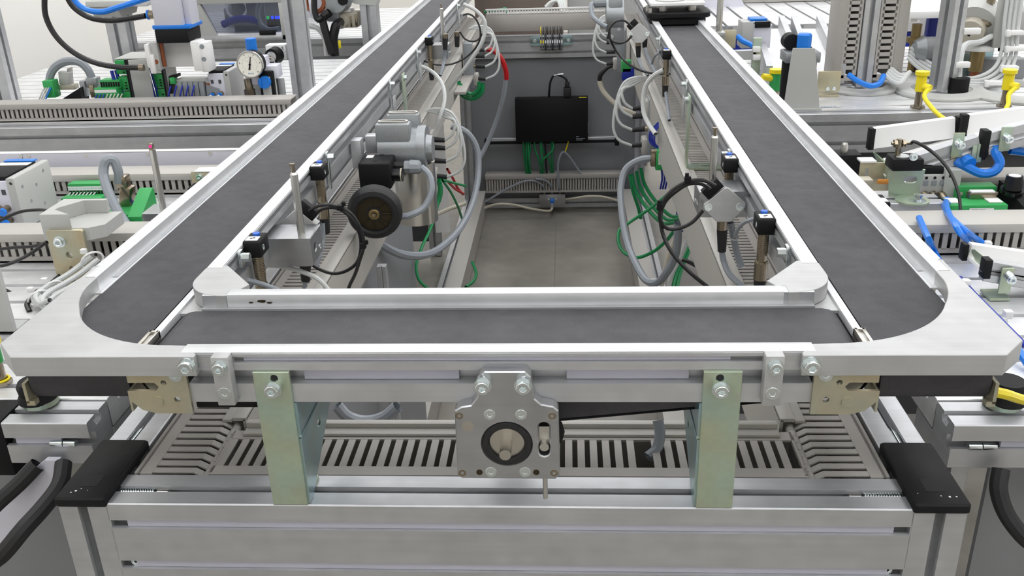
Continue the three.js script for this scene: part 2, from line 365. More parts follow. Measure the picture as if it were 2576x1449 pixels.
for (const s of [-1, 1]) {
  const side = s < 0 ? 'left' : 'right';
  const t = thing('cable_duct', `long grey slotted cable duct along the ${side} conveyor inside the table`, 'cable duct');
  const X = (a, b) => s > 0 ? [a, b] : [-b, -a];
  const bx = (a, b, ...k) => box(...X(a, b), ...k);
  part(t, 'duct_body', [bx(246, 303, -76, -74, ZB + 60, -42), bx(301, 303, -76, -1, ZB + 60, -42), bx(291, 303, -2.6, -1, ZB + 60, -42)], M.duct);
  part(t, 'edge_bead', [bx(303, 306, -6, 0, ZB + 60, -42, 1)], M.duct);
  const fg = shared([bx(256, 291.5, -1.4, 0, -3.4, 3.4, 0.3), ext('z', s > 0 ? [[256.5, 0], [256.5, -1.5], [248, -6.5], [248, -5]] : [[-256.5, 0], [-248, -5], [-248, -6.5], [-256.5, -1.5]], -3.4, 3.4)], 0.4);
  let k = 0;
  for (let z = -48; z > ZB + 70; z -= 10.5, k++) if (k < 270) place(t, 'finger', fg, M.duct, [0, -1.2, z]);
  const bead = shared(cyl([s * 246, -7, -4.6], [s * 246, -7, 4.6], 4, 3.4, 12), 0.7);
  for (let i = 0; i < 8; i++) place(t, 'finger_bead', bead, M.duct, [0, 0, -48 - i * 10.5]);
  // the lid clips over the finger ends
  part(t, 'duct_lid', [bx(237, 250, -1, 3, ZB + 60, -123, 1), bx(250, 259, -2, 1, ZB + 60, -123, 0.6), bx(237, 240, -78, 1, ZB + 60, -123), bx(237, 246, -80, -77, ZB + 60, -123, 0.6)], M.lid);
}
// ---------------------------------------------------------------- conveyors
const xy = (p) => [p[0], p[1]];
const sideBeam = (f, d) => [[f, 128], [f - d * 6, 128], [f - d * 6, 123.6], [f, 123.6], [f, 117], [f - d * 11, 117], [f - d * 11, 106], [f, 106], [f, 90.5], [f - d * 14, 90.5], [f - d * 14, 114], [f - d * 18, 114], [f - d * 18, 121], [f - d * 13, 121], [f - d * 13, 131], [f - d * 0.6, 131], [f, 130.4]];
function band(path, th) {                     // closed belt outline: path is clockwise or not, returns [outer, inner]
  const n = path.length, o = [], inn = [];
  for (let i = 0; i < n; i++) {
    const [ax, ay] = path[(i + n - 1) % n], [bx, by] = path[(i + 1) % n], L = Math.hypot(bx - ax, by - ay) || 1;
    const nx = (by - ay) / L, ny = -(bx - ax) / L;
    o.push([path[i][0], path[i][1]]); inn.push([path[i][0] - nx * th, path[i][1] - ny * th]);
  }
  return [o, inn];
}
{
  const t = thing('cross_conveyor', 'short belt conveyor across the front between the corner plates', 'conveyor');
  part(t, 'front_profile', ext('x', sideBeam(-3, 1), -226, 226), M.alloy);
  part(t, 'rear_profile', ext('x', sideBeam(-119, -1), -250, 250), M.alloy);
  part(t, 'guide_rail', box(-228, 226, 131, 131.8, -16.5, -3, 0.3), M.rail);
  part(t, 'guide_rail', [box(-229, 226, 118, 131.8, -118, -105.5, 0.5), box(-229, 226, 117, 119, -105.5, -101.5, 0.3)], M.rail);
  part(t, 'slot_cover', box(-183, 168, 123.7, 127.9, -8, -5.4, 0.4), M.cover);
  for (const [a, b] of [[-141, -26], [52, 140]]) part(t, 'slot_cover', box(a, b, 106.2, 116.8, -12, -9.2, 0.6), M.cover);
  // belt loop
  const p = [];
  p.push([-255, 117], [255, 117]);
  for (let i = 1; i < 8; i++) { const a = Math.PI / 2 - i / 8 * Math.PI; p.push([255 + 14.5 * Math.cos(a), 102.5 + 14.5 * Math.sin(a)]); }
  p.push([255, 88], [150, 77], [46, 66], [30, 72], [10, 86], [-40, 88], [-255, 88]);
  for (let i = 1; i < 8; i++) { const a = -Math.PI / 2 - i / 8 * Math.PI; p.push([-255 + 14.5 * Math.cos(a), 102.5 + 14.5 * Math.sin(a)]); }
  const [o, inn] = band(p.reverse(), -2.2);
  part(t, 'belt', ext('z', o, -101, -20, [inn]), M.beltCross, 0.9);
  for (const s of [-1, 1]) part(t, 'end_roller', [cyl([s * 255, 102.5, -104], [s * 255, 102.5, -16], 12, 12, 20)], M.steel);
  part(t, 'slider_bed', box(-240, 240, 108, 113, -99, -22), M.alloy);
  part(t, 'drive_pulley', cyl([8, 58, -100], [8, 58, -20], 16, 16, 20), M.rubber);
  // zinc plated end plates that hold the rollers
  for (const s of [-1, 1]) {
    const q = (l) => l.map(([x, y]) => [s * x, y]);
    const pl = part(t, 'end_plate', ext('z', q([[226, 116], [226, 82], [254, 82], [264, 85], [271, 92], [271, 101], [251, 101], [248, 104.5], [251, 108], [271, 108], [271, 116]]), -3.5, -0.5, [q(circ(236, 94, 2.4, 12)), q(circ(244, 108, 2.2, 12))]), M.zincWarm);
    part(pl, 'pin', cyl([s * 251, 92.5, -2], [s * 251, 92.5, 0.6], 4.6, 4.2, 20), M.zincWarm);
    part(pl, 'plate_flange', box(s * 271, s * 272.6, 84, 101, -16, -0.5), M.zincWarm);
    flush(pl, [s * 234, 114, -0.5], [0, 0, 1], 1.0);
    // clamp bars that tie the corner plate to the profile
    const c = part(t, 'clamp_bar', [box(s * 190, s * 203, 92.5, 132.2, -3, 6, 0.8), box(s * 190, s * 222, 119, 131, -9, -3.2)], M.plate);
    screw(c, [s * 196.5, 124.5, 6], [0, 0, 1], 0.92); flush(c, [s * 196.5, 103, 6], [0, 0, 1], 1.0);
  }
  // belt tensioner strip, black
  part(t, 'belt_guard', box(-226, -176, 82.5, 89.5, -30, -8, 1), M.black);
}
for (const s of [-1, 1]) {
  const side = s < 0 ? 'left' : 'right';
  const t = thing('long_conveyor', `long dark belt conveyor running away along the ${side} side of the table`, 'conveyor');
  const zE = ZB - 500, m = (l) => s > 0 ? l : l.map(([a, b]) => [-a, b]);
  const bx = (a, b, ...k) => box(s > 0 ? a : -b, s > 0 ? b : -a, ...k);
  part(t, 'inner_profile', ext('z', m(sideBeam(253, -1)), zE, -166), M.alloy);
  part(t, 'outer_profile', ext('z', m(sideBeam(372, 1)), zE, -173), M.alloy);
  part(t, 'guide_rail', bx(253.4, 267, 130.4, 131.8, zE, -166, 0.4), M.rail);
  part(t, 'guide_rail', [bx(358.5, 369.4, 130.6, 131.9, -174, -147, 0.4), bx(358.5, 372, 130.6, 131.8, zE, -173, 0.4), bx(358.4, 360, 119, 131.6, zE, -146), bx(352.5, 360, 118, 120, zE, -138, 0.5)], M.rail);
  // belt loop round the front roller
  const p = [[zE, 117], [-28, 117]];
  for (let i = 1; i < 10; i++) { const a = Math.PI / 2 - i / 10 * Math.PI; p.push([-28 + 14 * Math.cos(a), 101 + 16 * Math.sin(a)]); }
  p.push([-28, 85], [zE, 85]);
  const [o, inn] = band(p.reverse(), -2.2);
  part(t, 'belt', ext('x', o, s * 276.5, s * 354, [inn]), M.belt, 0.9);
  for (const z of s < 0 ? [-812, -1009] : []) part(t, 'belt_splice', box(s * 277, s * 353.5, 117, 117.25, z - 1.2, z), M.rubber);
  part(t, 'front_roller', cyl([s * 276, 101, -28], [s * 354, 101, -28], 11, 11, 18), M.steel);
  part(t, 'slider_bed', bx(278, 352, 108, 113, zE, -60), M.alloy);
  // transfer bar in the corner and its end clip
  part(t, 'transfer_bar', [bx(269, 276, 112, 119.5, -172, -40, 1.6)], M.rail);
  const clip = part(t, 'transfer_clip', [bx(268.5, 271, 116, 122, -60, -34, 0.5), bx(274, 276.8, 116, 122, -60, -34, 0.5), bx(268.5, 276.8, 116, 122, -60, -57, 0.4), bx(268.5, 276.8, 113, 117, -60, -34), bx(269, 276, 116, 121.4, -38, -34, 0.4)], M.nickelLight);
  part(t, 'roller_bracket', [bx(355, 357.5, 86, 103, -40, -8), bx(351, 357.5, 84, 88, -14, -8)], M.zincWarm);
  part(t, 'roller_bracket', [bx(272, 274.5, 88, 113, -60, -16)], M.zincWarm);
}
// corner plates that steer pallets round the bend
for (const s of [-1, 1]) {
  const side = s < 0 ? 'left' : 'right';
  const t = thing('corner_plate', `thick pale aluminium corner plate with curved cut-out at the front ${side}`, 'corner plate');
  const q = [[226, -14.5], [226, 0.5], [214, 3], [353, 3], [373, -19], [373, -172], [369.8, -172], [369.8, -146.5], [358.5, -146.5]];
  q.splice(1, 2, [216, -1.2], [216, 3]);
  for (let i = 0; i <= 22; i++) { const a = i / 22 * Math.PI / 2; q.push([240 + 112 * Math.cos(a) + (i < 6 ? (6 - i) * 1.0 : 0), -127 + 111.5 * Math.sin(a)]); }
  part(t, 'plate', ext('y', s > 0 ? q : q.map(([a, b]) => [-a, b]), 118.2, 131.6, [], 0.5), M.plate, 0.5);
  part(t, 'front_lip', box(s * 216, s * 352.5, 115.4, 119, -9, 3, 0.4), M.plate);
  part(t, 'chamfer_lip', ext('y', s > 0 ? [[352, -9], [352, 3], [373, -19], [366, -24]] : [[-352, -9], [-366, -24], [-373, -19], [-352, 3]], 115.4, 119), M.plate);
  screw(t, [s * 221.5, 124, 3], [0, 0, 1], 1.08);
  
  const u = thing('inner_guide', `rounded aluminium guide corner on the inside of the bend at the ${side}`, 'guide corner');
  const r = [[229.5, -105.5]];
  for (let i = 0; i <= 14; i++) { const a = i / 14 * Math.PI / 2; r.push([233 + 35.5 * Math.sin(a), -142 + 36.5 * Math.cos(a)]); }
  r.push([268, -166], [256, -172], [250, -172], [217, -129], [222, -118.5], [229.5, -118.5]);
  part(u, 'guide_block', ext('y', s > 0 ? r : r.map(([a, b]) => [-a, b]), 117.5, 131.4, [], 0.4), M.plate, 0.5);
  part(u, 'base_plate', ext('y', (s > 0 ? 1 : -1) > 0 ? [[228, -101], [276, -101], [276, -170], [240, -170]] : [[-228, -101], [-240, -170], [-276, -170], [-276, -101]], 114.5, 117), M.plate);
}
// ---------------------------------------------------------------- zinc straps that carry the front conveyor
for (const s of [-1, 1]) {
  const side = s < 0 ? 'left' : 'right';
  const t = thing('support_bracket', `greenish zinc plated support strap with folded gusset at the front ${side}`, 'bracket');
  const a = s * 162.5;
  part(t, 'strap', ext('z', [[a - 13.5, 0.4], [a + 13.5, 0.4], [a + 13.5, 117], [a - 13.5, 117]], -2.9, 0.3, [slotHole(a - s * 2, 109, 5.5, 12)], 0.3), M.zinc);
  const e = a - s * 13.5, f = a - s * 15.3;
  part(t, 'gusset', ext('x', [[-2, 0.4], [-12, 0.4], [-112, 56], [-112, 60], [-2, 60]], e, f, [slotHole(-50, 44, 10, 7)]), M.zincBlue);
  part(t, 'upper_web', ext('x', [[-2, 62], [-114, 62], [-114, 90], [-2, 90]], e, f), M.zincBlue);
  part(t, 'fold', box(Math.min(e, f) - 0.8, Math.max(e, f) + 0.8, 58.5, 62.5, -114, -2, 0.8), M.zincBlue);
  part(t, 'foot', box(Math.min(a - s * 13.5, a + s * 13.5), Math.max(a - s * 13.5, a + s * 13.5), 0.2, 3, -36, -2), M.zinc);
  const w = part(t, 'bolt_stack', [cyl([a - s * 2, 106, 0.3], [a - s * 2, 106, 5], 5.6, 5.6, 18)], M.chrome);
  screw(t, [a - s * 2, 106, 5], [0, 0, 1], 1.0);
}
// ---------------------------------------------------------------- motor mount plate in the middle
{
  const t = thing('motor_mount', 'grey milled motor mount plate with black sealing ring and steel shaft', 'motor mount');
  const L = [[-5.9, 121.7, 8], [-10.3, 116.9, 8], [-11.9, 100.7, 8], [-16.5, 94.2, 8], [-23.8, 92.8, 8], [-28.8, 89.5, 8], [-29.5, 33.9, 8], [-26.1, 31.1, 8],
    [43.5, 30.9, 8], [46.8, 35.1, 8], [46.2, 89.6, 8], [42.5, 93.2, 8], [34, 94.9, 8], [29.3, 99.5, 8], [27.1, 116.9, 8], [23, 121.7, 8]].map(xy);
  const C = [8.2, 61.6, 8], S = [35.5, 65.5, 8];
  part(t, 'plate', ext('z', L.reverse(), -3, 8, [circ(C[0], C[1], 18.2, 36), slotHole(S[0], S[1], 8, 29, 8)], 0.9), M.milled, 0.4);
  part(t, 'bore', [cyl([C[0], C[1], -2.5], [C[0], C[1], -1.5], 19, 19, 36), cyl([S[0], S[1], -2.8], [S[0], S[1] + 0.1, -2.2], 15, 15, 12)], M.hole);
  part(t, 'seal_ring', lathe([[13, 0], [13, 10], [14, 11], [17.6, 11], [18.1, 10], [18.1, 0]], [C[0], C[1], -2], [0, 0, 1], 40), M.rubber);
  part(t, 'shaft', [lathe([[0, 7.6], [12.8, 7.6], [12.9, 6.6], [12.9, 0]], [C[0], C[1], -2], [0, 0, 1], 36), cyl([C[0] - 0.5, C[1] - 1, 5], [C[0] - 0.5, C[1] - 1, 21], 4.3, 4.3, 20)], M.nickelLight);
  part(t, 'eccentric_pin', [cyl([S[0], S[1] - 6, -2], [S[0], S[1] - 6, 9], 3.4, 3.4, 16), box(S[0] - 3.8, S[0] + 3.8, S[1] - 6, S[1] + 8, -2, 3)], M.steel);
  for (const p of [[-3.4, 86.6, 8], [19.3, 86.6, 8], [-4.4, 37.3, 8], [21, 37.4, 8]]) flush(t, [p[0], p[1], 8], [0, 0, 1], 0.86);
  for (const p of [[-25.6, 85.5, 8], [41.6, 85.6, 8], [-25.8, 36.1, 8], [42.4, 36.5, 8]]) place(t, 'threaded_hole', FLUSH, M.nickel, [p[0], p[1], 7.6], [0, 0, 1], 0.6);
  for (const p of [[-13, 36.9, 8], [29.2, 37.1, 8]]) part(t, 'plain_hole', cyl([p[0], p[1], 7], [p[0], p[1], 8.2], 2.4, 2.4, 16), M.hubDark);
  const pp = [-19.7, 76.8, 8];
  part(t, 'dowel', cyl([pp[0], pp[1], 6], [pp[0], pp[1], 8.4], 4.2, 4.2, 18), M.nickelLight);
  for (const p of [[-6.9, 111.1, 8], [21.6, 111.1, 8]]) { part(t, 'spacer', cyl([p[0], p[1] + 2.5, 8], [p[0], p[1] + 2.5, 13], 5.8, 5.8, 20), M.chrome); screw(t, [p[0], p[1] + 2.5, 13], [0, 0, 1], 1.0); }
  part(t, 'stop_pin', cyl([S[0], 10, 2], [S[0], 30, 2], 1.9, 1.9, 10), M.steel);
}

solo('cable', 'dark grey cable sagging below the front conveyor left of the motor plate', 'cable', tube([[-174.6, -30, -200], [-166.3, -41.8, -200], [-149.7, -48.2, -200], [-129.4, -43.6, -200], [-114.5, -30.9, -200]], 6, 10), M.cableGrey);
solo('cable', 'short dark grey cable diving into the front duct beside the right strap', 'cable', tube([[128.6, 17.6, -96], [130, 8.8, -90], [126.9, -1.7, -82], [119.3, -5.6, -76]], 4.6, 10), M.cableGrey);

// wear: rubbed marks on the rear guide rail and chips on the black caps
{
  const conv = THINGS.find((o) => o.name === 'cross_conveyor'), frame = THINGS.find((o) => o.name === 'table_frame');
  const blot = (cx, cy, w, h, n = 14) => Array.from({ length: n }, (_, i) => { const a = i / n * 2 * Math.PI, k = 0.65 + 0.35 * rnd(); return [cx + w * k * Math.cos(a), cy + h * k * Math.sin(a)]; });
  for (const [x, y, w, h] of [[-200, 126, 5, 1.6], [-193, 124.6, 3, 1], [-209, 124.8, 2.2, 0.8]]) part(conv, 'scuff_mark', ext('z', blot(x, y, w, h), -105.5, -105.3), M.hubDark);
  for (const [x, z, w] of [[-337, -8, 1.2], [-334, -11, 0.6], [-340, -6, 0.8], [-328, -9, 0.5], [338, -8, 1.1], [343, -8, 0.8], [332, -9, 0.7], [326, -20, 0.9], [316, -12, 0.4]]) part(frame, 'paint_chip', ext('y', blot(x, z, w, w, 8), 6, 6.15), M.whitePlastic);
}
// ---------------------------------------------------------------- station tables left and right (near)
function deck(parent, x0, x1, z0, z1, y = 0, pitch = 50) {     // slotted aluminium table plate, slots run along x
  const t = []; for (let z = z1 - pitch / 2; z > z0 + 8; z -= pitch) t.push(z);
  part(parent, 'deck', ext('x', slotPoly(z0, z1, y - 30, y, { t: t.slice().reverse() }, 8, 4, 17, 11, 0.8), x0, x1), M.deckPlateLit);
}
for (const s of [-1, 1]) {
  const side = s < 0 ? 'left' : 'right';
  const t = thing('station_table', `slotted aluminium station table butting against the ${side} of the conveyor`, 'table');
  const x0 = s < 0 ? -1250 : 385, x1 = s < 0 ? -385 : 1250;
  part(t, 'front_beam', prof('x', s < 0 ? -466 : x0, x1, -161, -121, -46, -2, { r: [-22], t: [-141] }), M.alloy);
  if (s < 0) part(t, 'end_cap', box(-490, -466, -60, 0, -161, -121, 2), M.black);
  part(t, 'slot_cover', box(s < 0 ? -458 : 428, s < 0 ? -414 : x1, -25.8, -18.2, -127, -123.5, 0.6), M.cover);
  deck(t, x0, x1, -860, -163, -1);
  part(t, 'leg', ext('y', slotPoly(s * 385 + (s < 0 ? -40 : 0), s * 385 + (s < 0 ? 0 : 40), -203, -163, { t: [s * 405], b: [s * 405] }), -745, -32), M.alloy);
  part(t, 'leg', ext('y', slotPoly(s * 1190, s * 1190 + 40, -203, -163, { t: [s * 1190 + 20] }), -745, -32), M.alloy);
  part(t, 'side_panel', box(x0 + 60, x1 - 60, -700, -50, -170, -164), M.panelGrey);
  part(t, 'connector_bolt', [cyl([s * 400, -24, -122], [s * 411, -24, -122], 3.4, 3.4, 12), cyl([s * 412, -24, -122], [s * 424, -24, -122], 3.4, 2.6, 12)], M.chrome);
}
// ---------------------------------------------------------------- things along the two conveyors, inside the table
const cable = (label, pts, r, mat, name = 'cable', cat = 'cable') => solo(name, label, cat, tube(pts, r, 8), mat);
const ring = (c, R, r, dir) => { const g = new THREE.TorusGeometry(R, r, 6, 18); g.applyQuaternion(new THREE.Quaternion().setFromUnitVectors(new THREE.Vector3(0, 0, 1), V(dir).normalize())); g.translate(...c); return g; };
// inductive sensor: black block with white tag and blue button, nickel barrel, black plug below.  s = side, z = front face
function sensor(s, z, label, low = 40, small = false) {
  const t = thing('proximity_sensor', label, 'sensor');
  const a = s < 0 ? -254 : 237, b = a + 17, c = (a + b) / 2;
  const body = part(t, 'housing', box(a, b, 117, 134, z - 27, z, 1.8), M.black, 0.9);
  const tag = part(body, 'tag', box(a + 2, b - 3, 133.8, 134.5, z - 14, z - 3, 0.3), M.whitePlastic);
  part(tag, 'tag_print', [box(c - 2.6, c - 0.6, 134.5, 134.6, z - 9.5, z - 6.5), box(c - 0.4, c + 1.6, 134.5, 134.6, z - 11, z - 8)], M.black);
  part(body, 'button', cyl([c, 133.6, z - 19], [c, 136.2, z - 19], 3.6, 3.4, 20), M.blueDot);
  place(body, 'screw', FLUSH, M.chrome, [s < 0 ? b : a, 125, z - 9], [-s, 0, 0], 0.6);
  part(t, 'barrel', [cyl([c, 117, z - 13], [c, 84, z - 13], 5.2, 5.2, 18), ...Array.from({ length: 9 }, (_, i) => cyl([c, 114 - i * 2.4, z - 13], [c, 115.2 - i * 2.4, z - 13], 5.6, 5.6, 16))], M.nickel);
  if (!small) {
    part(t, 'coupling_nut', [cyl([c, 84, z - 13], [c, 66, z - 13], 6.8, 6.6, 20), cyl([c, 86, z - 13], [c, 83, z - 13], 6.2, 6.8, 20)], M.nickel);
    part(t, 'plug', [cyl([c, 66, z - 13], [c, low, z - 13], 6.2, 5, 16)], M.rubber);
  }
  return t;
}
sensor(-1, -224, 'black sensor with white tag on left conveyor beside the nearest aluminium stop block', 46);
sensor(-1, -474, 'black sensor with white tag on left conveyor behind the steel rod', 46);
sensor(1, -272, 'black sensor with white tag and blue button nearest the front on right conveyor', 44);
sensor(1, -482, 'black sensor with white tag and blue button behind the right stop block', 90, true);
sensor(1, -1236, 'far black sensor halfway up the right conveyor beside the long strap', 44);
sensor(-1, -1470, 'far black sensor on left conveyor beside the distant stop block', 40);
// stop blocks with a steel rod
function stopBlock(s, z, label, rodTop, withHole = true) {
  const t = thing('stop_block', label, 'stop block');
  const a = s < 0 ? -258 : 202, b = s < 0 ? -208 : 258, zr = z - 10, xr = s < 0 ? -219 : 217;
  part(t, 'block', ext('x', [[z, 82], [z, 112], [z - 44, 112], [z - 44, 82]], a, b, [circ(z - 16, 97, 4.5, 18)], 0.8), M.milled);
  part(t, 'counterbore', [cyl([xr - 8, 111.6, z - 34], [xr - 8, 112.3, z - 34], 5, 5, 20)], M.steel);
  part(t, 'rod', [cyl([xr, 111, zr], [xr, rodTop - 2, zr], 3.9, 3.9, 24), cyl([xr, rodTop - 2, zr], [xr, rodTop, zr], 3.9, 2.6, 24)], M.steel);
  part(t, 'rod_tip', [cyl([xr, rodTop, zr], [xr, rodTop + 8, zr], 1.9, 1.9, 14), box(xr - 3, xr + 2, rodTop + 7, rodTop + 9, zr - 2, zr + 2)], M.nickel);
  place(t, 'screw', FLUSH, M.chrome, [s < 0 ? b : a, 90, z - 34], [-s, 0, 0], 0.7);
  return t;
}
stopBlock(-1, -290, 'milled aluminium stop block with tall rod nearest on left conveyor', 179);
stopBlock(1, -427, 'milled aluminium stop block with tall rod behind the diamond cylinder at right', 174);
stopBlock(-1, -1505, 'small distant stop block with rod on left conveyor', 190);
// diamond shaped stopper cylinders, a plate facing forward on a body
function diamond(label, c, k, tilt, sgn) {
  const t = thing('stopper_cylinder', label, 'cylinder');
  const P = [[0, 19], [4, 19], [23, 2], [23, -3], [8, -19], [-7, -19], [-22, -4], [-22, 1]].map(([x, y]) => [c[0] + x * k, c[1] + y * k]);
  part(t, 'face_plate', turn(ext('z', P, c[2] - 4, c[2], [], 0.6), c, tilt, 0, 0), M.plate);
  part(t, 'body', turn(ext('z', P.map(([x, y]) => [c[0] + (x - c[0]) * 0.94, c[1] + (y - c[1]) * 0.94]), c[2] - 18, c[2] - 4), c, tilt, 0, 0), M.milled);
  for (const x of [-17, 17]) flush(t, [c[0] + x * k, c[1] - 2.2 * k, c[2] + 0.2], [0, -Math.sin(tilt * Math.PI / 180), 1], 0.9 * k);
  const q = [c[0] + sgn * 13 * k, c[1] + 17 * k, c[2] - 8];
  part(t, 'reed_switch', turn(box(q[0] - 11 * k, q[0] + 11 * k, q[1] - 6 * k, q[1] + 6 * k, q[2] - 6, q[2] + 6, 1), q, tilt, 0, -sgn * 42), M.black);
  return t;
}
const DR = [227.6, 101.4, -412], DL = [-238.1, 104.3, -346], DF = [209, 131.4, -1480];
diamond('diamond faced aluminium stopper cylinder with two screws on right conveyor', DR, 1.02, -6, -1);
diamond('tilted aluminium stopper cylinder behind the left stop block', [DL[0], DL[1], DL[2]], 1, -6, 1);
diamond('distant diamond faced stopper cylinder below the far motor', DF, 1.05, -6, -1);
// plugs hanging under the blocks
for (const [p, q, lab] of [[[-224.3, 79.4, -318], [-226.5, 53.8, -318], 'black plug hanging under the left stop block'], [[228.8, 78.6, -425], [230.6, 41.3, -425], 'nickel and black plug hanging under the right diamond cylinder'],
  [[209.2, 111.5, -1500], [210.9, 77.4, -1500], 'distant black plug under the far diamond cylinder'], [[225.2, 120, -1520], [225.8, 94.3, -1520], 'second distant black plug under the far cylinder'],
  [[-209.3, 139.9, -1480], [-211.3, 106, -1480], 'distant black plug under the far left sensor'], [[-188.5, 137.9, -1520], [-189.4, 105.1, -1520], 'distant black plug under the far left stop block']]) {
  const t = thing('cable_plug', lab, 'plug');
  const m = [0, 1, 2].map((i) => p[i] + (q[i] - p[i]) * 0.28);
  part(t, 'ferrule', cyl(p, m, 6, 6, 16), M.nickel); part(t, 'boot', [cyl(m, q, 6.2, 4.8, 16)], M.rubber);
}
// small hinge clips and straps on the inner faces of the conveyors
for (const [s, z, lab] of [[-1, -205, 'bright clip nearest the front left inner guide corner'], [-1, -548, 'bright clip behind the second left sensor'], [-1, -1010, 'thin strap clip past the left motor'], [-1, -1330, 'thin strap clip midway along the left conveyor'], [-1, -1730, 'thin strap clip far along left conveyor'], [-1, -2100, 'farthest strap clip on left conveyor'],
  [1, -205, 'bright clip nearest the front right inner guide corner'], [1, -530, 'bright clip behind the second right sensor'], [1, -960, 'thin strap clip on the right conveyor by the long strap'], [1, -1430, 'strap clip under the far right cylinder']]) {
  const t = thing('rail_clip', lab, 'clip');
  const x = s * 251, i = (k) => x - s * k;
  part(t, 'tongue', box(Math.min(x, i(3)), Math.max(x, i(3)), z < -300 ? 84 : 117, 133, z - 4, z + 4, 0.6), M.chrome);
  part(t, 'nut', [cyl([i(2), 126, z], [i(10), 126, z], 4.2, 4.2, 6)], M.chrome);
  if (z < -900) part(t, 'plate', box(Math.min(i(1), i(3)), Math.max(i(1), i(3)), 62, 100, z - 34, z - 6, 0.4), M.alloy);
}
// zinc support straps standing on the ducts
for (const [s, z, lab] of [[-1, -1135, 'green tinted zinc strap carrying the left conveyor'], [1, -905, 'long zinc strap with foot carrying the right conveyor']]) {
  const t = thing('conveyor_strap', lab, 'bracket');
  const x = s * 249, i = (k) => x - s * k;
  part(t, 'strap', box(Math.min(x, i(2.5)), Math.max(x, i(2.5)), 1, 120, z - 14, z + 14, 0.4), M.zinc);
  part(t, 'foot', ext('y', rrect(Math.min(i(1), x + s * 58), Math.max(i(1), x + s * 58), z - 14, z + 14, 3), 0.2, 3, [slotHole(x + s * 30, z, 16, 5)]), M.zinc);
  screw(t, [i(2.5), 112, z], [-s, 0, 0], 0.9);
}
